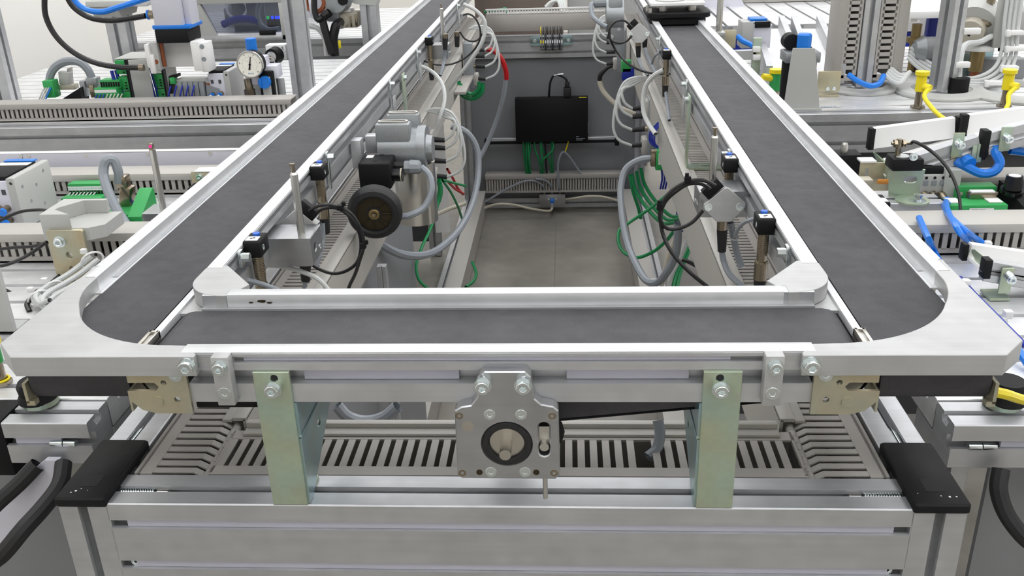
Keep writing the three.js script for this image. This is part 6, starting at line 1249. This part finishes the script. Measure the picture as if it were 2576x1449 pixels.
{ // two white chutes
  for (const [p0, p1, q0, q1, lab] of [[[561.1, 59.5, -2000], [615.6, 58.3, -2000], [506.7, 22.5, -1480], [547.6, 21.7, -1480], 'white sloping chute left of the blue knob'], [[663.6, 57.2, -2000], [713.7, 56, -2000], [596.6, 25, -1480], [632.2, 24.3, -1480], 'white sloping chute right of the blue knob']]) {
    const t = thing('chute', lab, 'chute');
    const m0 = [(p0[0] + p1[0]) / 2, (p0[1] + p1[1]) / 2, p0[2]], m1 = [(q0[0] + q1[0]) / 2, (q0[1] + q1[1]) / 2, q0[2]], w = (p1[0] - p0[0]) / 2;
    part(t, 'bed', bar(m0, m1, rectPoly(-w, w, -4, 0)), M.white);
    part(t, 'side_rail', bar(m0, m1, rectPoly(-w - 14, -w, -8, 34)), M.alloy);
    part(t, 'side_rail', bar(m0, m1, rectPoly(w, w + 14, -8, 34)), M.alloy);
  }
  const z = thing('end_stop', 'pale zinc stop plate at the foot of the right chute', 'plate');
  const a = [582.4, 53.6, -1420], b = [629.6, 11, -1420];
  part(z, 'plate', pb(a, b, 4, 1), M.zincWarm); part(z, 'foot', box(a[0], b[0], 0, 4, -1450, -1420), M.zincWarm);
  for (const x of [a[0] + 22, b[0] - 12]) flush(z, [x, b[1] + 6, -1419.6], [0, 0, 1], 0.8);
  const y = thing('end_stop', 'narrow zinc plate left of the regulator stand', 'plate');
  part(y, 'plate', pb([501.8, 53.6, -1420], [513.7, 11.5, -1420], 4, 1), M.zinc);
}
{ // earth terminals
  const earth = (p, lab, sleeve, pts) => {
    const t = thing('earth_terminal', lab, 'terminal');
    part(t, 'stud', [cyl([p[0], 0, p[2]], [p[0], 34, p[2]], 8, 7, 16), cyl([p[0], 0, p[2]], [p[0], 5, p[2]], 14, 14, 6)], M.nickel);
    part(t, 'sleeve', cyl([p[0], 34, p[2]], [p[0], 66, p[2]], 10, 10, 20), sleeve);
    part(t, 'cap', cyl([p[0], 66, p[2]], [p[0], 73, p[2]], 13.5, 13.5, 22), M.yellow);
    part(t, 'elbow', cyl([p[0], 44, p[2]], [p[0] + 14, 42, p[2] + 16], 8, 7, 16), M.yellow);
    cable('yellow green lead from the ' + lab.split(' on ')[0], [[p[0] + 12, 42, p[2] + 14], ...pts], 4.4, M.yellow);
  };
  earth([751.9, 0, -1301], 'left yellow earth terminal on the slotted deck', M.yellow, [[749.8, 32, -1270], [753.2, 16, -1230], [756.4, 8.5, -1180], [766.2, 4.3, -1150]]);
  earth([919.2, 0, -1301.4], 'right yellow earth terminal on the slotted deck', M.yellow, [[910.4, 30.5, -1270], [903, 16.4, -1250], [881.1, 2.1, -1220]]);
  const g = thing('earth_terminal', 'green earth terminal with yellow cap beside the far right rail', 'terminal');
  const p = [495.5, 0, -1424.1];
  part(g, 'stud', cyl([p[0], 0, p[2]], [p[0], 16, p[2]], 8, 8, 14), M.nickel);
  part(g, 'sleeve', cyl([p[0], 16, p[2]], [p[0], 52, p[2]], 13, 13, 20), M.green);
  part(g, 'cap', cyl([p[0], 52, p[2]], [p[0], 60, p[2]], 15, 15, 22), M.yellow);
  part(g, 'elbow', cyl([p[0], 40, p[2]], [p[0] - 30, 46, p[2] + 8], 8, 7, 16), M.yellow);
}
{ // profile columns on round feet, with slotted ducts on their sides
  const c = [705.7, 0, -1499.4], foot = (t, x, z, r) => part(t, 'foot_ring', [lathe([[r * 0.62, 0], [r * 0.66, 10], [r * 0.95, 8], [r, 4], [r, 0]], [x, 0, z], [0, 1, 0], 48)], M.greySoft);
  const t = thing('duct_column', 'tall profile column with slotted ducts on both sides on a round foot', 'column');
  const xs = [[642.2, 93.4, -1470][0], [673.8, 92.7, -1470][0], [712, 91.9, -1470][0], [750.1, 91, -1470][0]];
  const zz = -1470;
  part(t, 'profile', ext('y', slotPoly(xs[1] + 4, xs[2] - 2, zz - 70, zz, { t: [(xs[1] + xs[2]) / 2], b: [(xs[1] + xs[2]) / 2], l: [zz - 35], r: [zz - 35] }, 10, 4, 20, 12), 8, 480), M.alloy);
  for (const [a, b] of [[xs[0], xs[1] + 2], [xs[2], xs[3]]]) {
    part(t, 'duct_body', [box(a, b, 28, 480, zz - 70, zz - 66), box(a, a + 8, 28, 480, zz - 66, zz - 4), box(b - 8, b, 28, 480, zz - 66, zz - 4), box(a, b, 22, 34, zz - 8, zz - 4)], M.duct);
    const f = shared(box(a + 4, b - 4, 0, 8, -8, -4), 0);
    for (let y = 46; y < 470; y += 13.5) place(t, 'finger', f, M.duct, [0, y, zz]);
  }
  part(t, 'duct_lid', box(xs[0] - 17, xs[0], 26, 480, zz - 74, zz - 2, 2), M.duct);
  part(t, 'duct_lid', box(xs[3], xs[3] + 22, 26, 480, zz - 74, zz - 2, 2), M.duct);
  foot(t, (xs[1] + xs[2]) / 2, zz - 30, 82);
  cable('blue hose drooping in front of the duct column foot', [[650.6, 41.8, -1440], [666.8, 31.1, -1420], [691, 22.5, -1415], [710, 26.1, -1420], [723.6, 38.6, -1440]], 6, M.hose, 'air_hose', 'hose');
  for (let i = 0; i < 4; i++) cable(`pale lead in the bundle leaving the duct column foot, ${['outer', 'second', 'third', 'inner'][i]} strand`, [[734.4, 34.6, -1460], [743.4, 25.7, -1440], [754.5, 23.3, -1430], [768.4, 29.4, -1440]].map((q) => [q[0] + i * 5, q[1] + i * 4, q[2] - i * 6]), 5, M.cableLight);
  const u = thing('profile_column', 'bare aluminium profile column on a round foot at the right', 'column');
  const d = [862.8, 0, -1418.9], w0 = [830.5, 113.4, -1420][0], w1 = [864.1, 112.7, -1420][0];
  part(u, 'profile', [turn(ext('y', slotPoly(w0, w1, -1462, -1420, { t: [(w0 + w1) / 2], r: [-1441], l: [-1441] }, 10, 4, 18, 11), 6, 480), [(w0 + w1) / 2, 0, -1441], 0, 22, 0)], M.alloy);
  foot(u, (w0 + w1) / 2, -1441, 92);
  part(u, 'clip', bxc([w1 + 14, 60, -1430], [30, 12, 14], 2), M.whitePlastic);
  part(u, 'clip', bxc([w1 + 22, 128, -1430], [34, 12, 14], 2), M.whitePlastic);
  part(u, 'black_socket', cyl([w1 + 12, 2, -1425], [w1 + 12, 34, -1425], 20, 20, 18), M.black);
  const v = thing('ring_foot', 'grey ring foot of a machine at the right picture edge', 'foot');
  const e = [1009, 0, -1417.5]; foot(v, e[0], e[2], 120);
}
{ // white cable bundle sweeping at the right, pump motor
  for (let i = 0; i < 4; i++) cable(`pale cable in the tied sweep at the right edge, ${['outer', 'second', 'third', 'inner'][i]} strand`, [[1016.6, 184.4, -1520], [1015.6, 112.1, -1510], [1015.9, 63.7, -1500], [997.7, 25.5, -1480], [959.5, 7, -1470], [917.9, 7.8, -1470], [885.2, 16, -1475]].map((q) => [q[0] - i * 8, q[1] + i * 5, q[2] - i * 5]), 4.2, M.cableLight);
  for (let i = 0; i < 4; i++) cable(`pale cable in the long bundle behind the right columns, ${['lowest', 'second', 'third', 'topmost'][i]} strand`, [[839.5, 38.2, -1640], [858.6, 19.7, -1620], [876.7, 7, -1590], [898.2, -3.7, -1560]].map((q) => [q[0] + i * 3, q[1] + i * 7, q[2] - i * 6]), 4.2, M.cableLight);
  for (const [p, lab] of [[[1007.2, 112.1, -1500], 'upper white tie on the right cable sweep'], [[1009.2, 79.7, -1495], 'middle white tie on the right cable sweep'], [[998.8, 42.3, -1480], 'lower white tie on the right cable sweep'], [[964.6, 13.8, -1465], 'lowest white tie on the right cable sweep']]) solo('cable_tie', lab, 'cable tie', [bxc(p, [32, 9, 20], 2), bxc([p[0] - 18, p[1], p[2] + 6], [10, 14, 10], 2)], M.whitePlastic);
  const t = thing('pump_motor', 'pale round pump motor with black capped port between the right columns', 'motor');
  const c = [934.1, 101.6, -1560];
  part(t, 'drum', [cyl([c[0] + 66, c[1] + 16, -1680], [c[0] + 14, c[1] + 4, -1580], 52, 52, 32)], M.greySoft);
  part(t, 'nose', [cyl([c[0] + 14, c[1] + 4, -1580], [c[0], c[1], -1556], 31, 29, 28)], M.cableBeige);
  part(t, 'nose_hole', cyl([c[0], c[1], -1556], [c[0], c[1], -1555], 4, 4, 12), M.hole);
  part(t, 'support', box(c[0] - 8, c[0] + 80, -2, c[1] - 34, -1640, -1600, 3), M.zincBlue);
  const d = [984, 126.7, -1560];
  part(t, 'port_elbow', cyl([d[0] - 26, d[1] - 4, -1570], [d[0] + 12, d[1] - 6, -1570], 9, 9, 14), M.nickel);
  part(t, 'port_cap', [bxc([d[0] + 16, d[1] - 24, -1570], [20, 56, 20], 4)], M.black);
  cable('pale hose from the black capped port to the column clip', [[d[0] + 16, d[1] - 48, -1570], [980.8, 96.9, -1550], [948.9, 88.9, -1530], [908, 89.4, -1500], [888.9, 75.6, -1470], [879, 35.5, -1440], [877, 11.8, -1425]], 6.5, M.cableLight, 'air_hose', 'hose');
  const k = thing('drum_motor', 'dark grey drum motor behind the bare profile column', 'motor');
  const a = [872.5, 83.6, -1620], b = [923.9, 22.9, -1620];
  part(k, 'drum', [cyl([a[0], (a[1] + b[1]) / 2, -1650], [b[0], (a[1] + b[1]) / 2, -1650], (a[1] - b[1]) / 2, (a[1] - b[1]) / 2, 32)], M.panelGrey);
  part(k, 'end_bell', cyl([a[0] - 18, (a[1] + b[1]) / 2, -1650], [a[0], (a[1] + b[1]) / 2, -1650], 22, 34, 24), M.cast);
  part(k, 'cradle', box(a[0], b[0], 0, b[1] + 6, -1690, -1610, 2), M.alloy);
  const s = thing('brass_column', 'brass coloured threaded column under the white plate at right', 'column');
  const e = [864.6, 108.8, -1680], f = [874.2, 40.7, -1680];
  part(s, 'rod', [cyl([e[0], f[1], -1680], [e[0], e[1], -1680], 11, 11, 20), cyl([e[0], (e[1] + f[1]) / 2 - 8, -1680], [e[0], (e[1] + f[1]) / 2 + 4, -1680], 20, 20, 24), cyl([e[0], 0, -1680], [e[0], f[1], -1680], 9, 9, 16)], M.brass);
  const w = thing('white_tray', 'large white plate held by the brass column at upper right', 'plate');
  const g = [835, 122.9, -1700], h = [970.7, 119.7, -1700];
  part(w, 'plate', box(g[0] - 30, h[0], g[1], g[1] + 16, -2100, -1660, 2), M.white);
  const q = thing('valve_stack', 'brass and nickel fitting stack below the pump at right', 'fitting');
  const r = [952.6, 75.3, -1540];
  part(q, 'flange', lathe([[0, 8], [16, 8], [30, 4], [32, 0], [0, 0]], [r[0], r[1] - 4, -1540], [0, 1, 0], 28), M.greySoft);
  part(q, 'knurled_nut', cyl([r[0], r[1] - 50, -1540], [r[0], r[1] - 4, -1540], 15, 15, 18), M.brass);
  part(q, 'stem', cyl([r[0], 0, -1540], [r[0], r[1] - 50, -1540], 9, 9, 14), M.copper);
  part(q, 'dark_base', box(r[0] + 10, r[0] + 120, 0, r[1] - 30, -1600, -1560, 4), M.panelGrey);
  const m = thing('grey_bracket', 'tall grey bracket with hooks at the upper right edge', 'bracket');
  part(m, 'plate', pb([981.5, 199.3, -1540], [1023.7, 73.8, -1540], 14, 2), M.greySoft);
  part(m, 'black_foot', pb([999.6, 76.6, -1536], [1025.4, 64.2, -1536], 20, 3), M.black);
  const n = thing('probe', 'thin copper tipped probe hanging from above at right', 'probe');
  const o = [996, 139.8, -1620];
  part(n, 'sleeve', cyl([o[0], o[1] + 18, -1620], [o[0] + 4, o[1] + 70, -1620], 9, 12, 16), M.nickel);
  part(n, 'tip', cyl([o[0] - 4, o[1] - 30, -1620], [o[0], o[1] + 12, -1620], 8, 8, 12), M.copper);
  part(n, 'needle', cyl([o[0] - 1, o[1] + 8, -1620], [o[0], o[1] + 24, -1620], 3, 3, 8), M.nickel);
}
{ // machine behind the chutes: clamp valve, zinc arms
  const t = thing('stop_block', 'distant stop block with rod outside the right conveyor', 'stop block');
  const a = [374.1, 117.6, -1560], b = [406.6, 99.6, -1560], r = [394.7, 123.2, -1560];
  part(t, 'block', pb(a, b, 50, 1), M.milled);
  part(t, 'rod', cyl([r[0], a[1] - 2, -1580], [r[0], a[1] + 130, -1580], 7, 7, 20), M.steel);
  const z = thing('zinc_angle', 'brown zinc angle plate with curved slot beside the distant rod', 'bracket');
  part(z, 'plate', pb([406.6, 117.7, -1590], [435.8, 76.7, -1590], 4, 1), M.zincWarm);
  const v = thing('valve_terminal', 'small valve block with blue top behind the left chute', 'valve terminal');
  const c = [467.9, 118.8, -1700], d = [537.4, 56.7, -1700];
  part(v, 'end_plate', pb(c, [494.4, 57.6, -1700], 60, 2), M.greySoft);
  part(v, 'body', pb([491.4, 112.1, -1705], d, 50, 2), M.lilac);
  part(v, 'blue_cap', box(c[0] + 20, d[0] - 10, c[1], c[1] + 6, -1750, -1710, 1), M.blue);
  part(v, 'black_cap', box(c[0] + 30, d[0] - 4, c[1] - 14, c[1], -1708, -1700, 1), M.black);
  cable('blue hose slanting from the small valve block', [[451.8, 92.2, -1660], [463.6, 83.3, -1640], [474.8, 79.9, -1620], [482.2, 75.9, -1600]], 6.5, M.hose, 'air_hose', 'hose');
  const h = thing('slotted_upright', 'dark zinc upright with slots left of the left chute', 'bracket');
  part(h, 'upright', [pb([469.3, 103.4, -1560], [488.4, 11.6, -1560], 10, 1)], M.zinc);
  for (const p of [[476.4, 79.6, -1556], [477.7, 62.1, -1556]]) part(h, 'clip', bxc(p, [16, 12, 10], 1), M.whitePlastic);
  part(h, 'cross_bar', bar([422.4, 69.7, -1570], [477, 70.3, -1570], rectPoly(-10, 10, -14, 6)), M.alloy);
  const e = thing('edge_connector', 'green connector edge between the chutes', 'connector');
  part(e, 'body', pb([624.2, 46.4, -1900], [640, 28, -1900], 30, 1), M.green);
}
{ // pallet carrier on the right belt
  const t = thing('pallet_carrier', 'black pallet carrier with pale tray and pins riding on the right belt', 'pallet');
  const c = [308.9, 131, -1746.6], y0 = 120;
  const zc = -1722, xc = 314;
  part(t, 'base', ext('y', rrect(xc - 66, xc + 66, zc - 66, zc + 66, 34), y0 + 2, y0 + 18, [], 2), M.black);
  part(t, 'deck', ext('y', rrect(xc - 74, xc + 74, zc - 74, zc + 74, 26), y0 + 18, y0 + 30, [], 2), M.black);
  for (const [dx, dz] of [[-34, 30], [34, 30], [-34, -30], [34, -30]]) part(t, 'spacer', cyl([xc + dx, y0 + 30, zc + dz], [xc + dx, y0 + 44, zc + dz], 9, 9, 16), M.steel);
  const tr = part(t, 'tray', ext('y', rrect(xc - 66, xc + 60, zc - 60, zc + 62, 8), y0 + 44, y0 + 52, [], 1.5), M.whitePlastic);
  part(tr, 'insert', lathe([[30, 0], [30, 3], [34, 3], [34, 0]], [xc - 18, y0 + 52, zc + 20], [0, 1, 0], 32), M.greySoft);
  part(tr, 'workpiece_pin', cyl([xc + 36, y0 + 52, zc + 10], [xc + 36, y0 + 74, zc + 10], 20, 20, 24), M.steel);
  for (const [dx, dz] of [[-66, 58], [-70, 30], [-68, 0]]) part(t, 'corner_screw', cyl([xc + dx, y0 + 30, zc + dz], [xc + dx, y0 + 40, zc + dz], 4, 4, 8), M.steel);
}
{ // third station on the right: deck with slots running away, and background blocks
  const t = thing('station_table', 'third station table at upper right with slots running away', 'table');
  const zf = -2480, s = []; for (let x = 560; x < 1100; x += 74) s.push(x);
  part(t, 'deck', ext('z', slotPoly(430, 1160, -30, 0, { t: s }, 10, 4, 40, 24, 1), -3100, zf), M.deckPlateLit);
  part(t, 'front_panel', box(430, 1160, -700, -34, zf - 30, zf - 20), M.blueWire);
  part(t, 'side_wall', box(1130, 1150, 0, 60, -3100, zf), M.duct);
  standDuct('distant slotted duct at the back of the third right station', 640, 1115, -3040, 60, 50);
  solo('sloped_plate', 'pale triangular plate standing on the third right station', 'plate', ext('z', [[480, 0], [700, 0], [600, 160], [480, 160]], -2960, -2950), M.lilac);
  const w = thing('white_table', 'bright white table with blue legs beyond the right columns', 'table');
  part(w, 'top', box(1180, 2500, 16, 40, -3700, -2500, 2), M.white);
  part(w, 'apron', box(1190, 2480, -120, 16, -3680, -3660), M.white);
  for (const x of [1200, 1600, 2100]) part(w, 'blue_panel', box(x, x + 60, -700, 260, -3640, -3600, 2), M.blueWire);
  for (let i = 0; i < 2; i++) solo('white_cabinet', `${i ? 'right' : 'left'} white cabinet behind the bright table at upper right`, 'cabinet', box(1250 + i * 560, 1750 + i * 560, -740, 420, -4300, -3900, 4), M.white);
  solo('dark_cabinet', 'dark brown cabinet far behind the rear duct', 'cabinet', box(-330, 40, -740, 330, -3850, -3450, 6), M.oak);
  solo('grey_machine', 'pale machine body far behind the rear duct beside the dark cabinet', 'machine', box(60, 420, -740, 210, -3900, -3500, 6), M.greySoft);
  for (let i = 0; i < 3; i++) cable(`pale cable in the tied loop above the rear duct, ${['left', 'middle', 'right'][i]} strand`, [[-22.1, 16.8, -2930], [-3.1, 32.5, -2935], [21.5, 37.4, -2935], [30.1, 25.1, -2920], [35.7, 1.8, -2905]].map((q) => [q[0] + i * 8, q[1], q[2] - i * 6]), 6, M.cableLight);
  cable('yellow green lead lying on the rear duct', [[-244, 8.4, -2905], [-214.9, 11.9, -2905], [-180.1, 15.2, -2905], [-165.5, 17.7, -2905], [-165.4, 5, -2895]], 5, M.greenWire);
}

{ // blue lettering on the slotted deck
  const t = THINGS.filter((o) => o.name.startsWith('station_table'))[3];
  for (const p of [[585, 0.3, -1327.7], [936.9, 0.3, -1334.7]]) print(t, 'lettering', 44, 12, [p[0], 0.2, p[2]], (x, W, H) => { x.fillStyle = '#c9cacc'; x.fillRect(0, 0, W, H); txt(x, 'FESTO', W / 2, H / 2, H * 0.9, '#2b6fb0'); }, 'y', 6);
}
// ---------------------------------------------------------------- put every group's origin at the base of its thing
for (const o of THINGS) {
  if (!o.children.length) { scene.remove(o); continue; }
  o.updateMatrixWorld(true);
  const b = new THREE.Box3().setFromObject(o), c = b.getCenter(new THREE.Vector3());
  c.y = b.min.y; c.sub(o.position);
  for (const k of o.children) k.position.sub(c);
  o.position.add(c);
}
renderer.render(scene, camera);
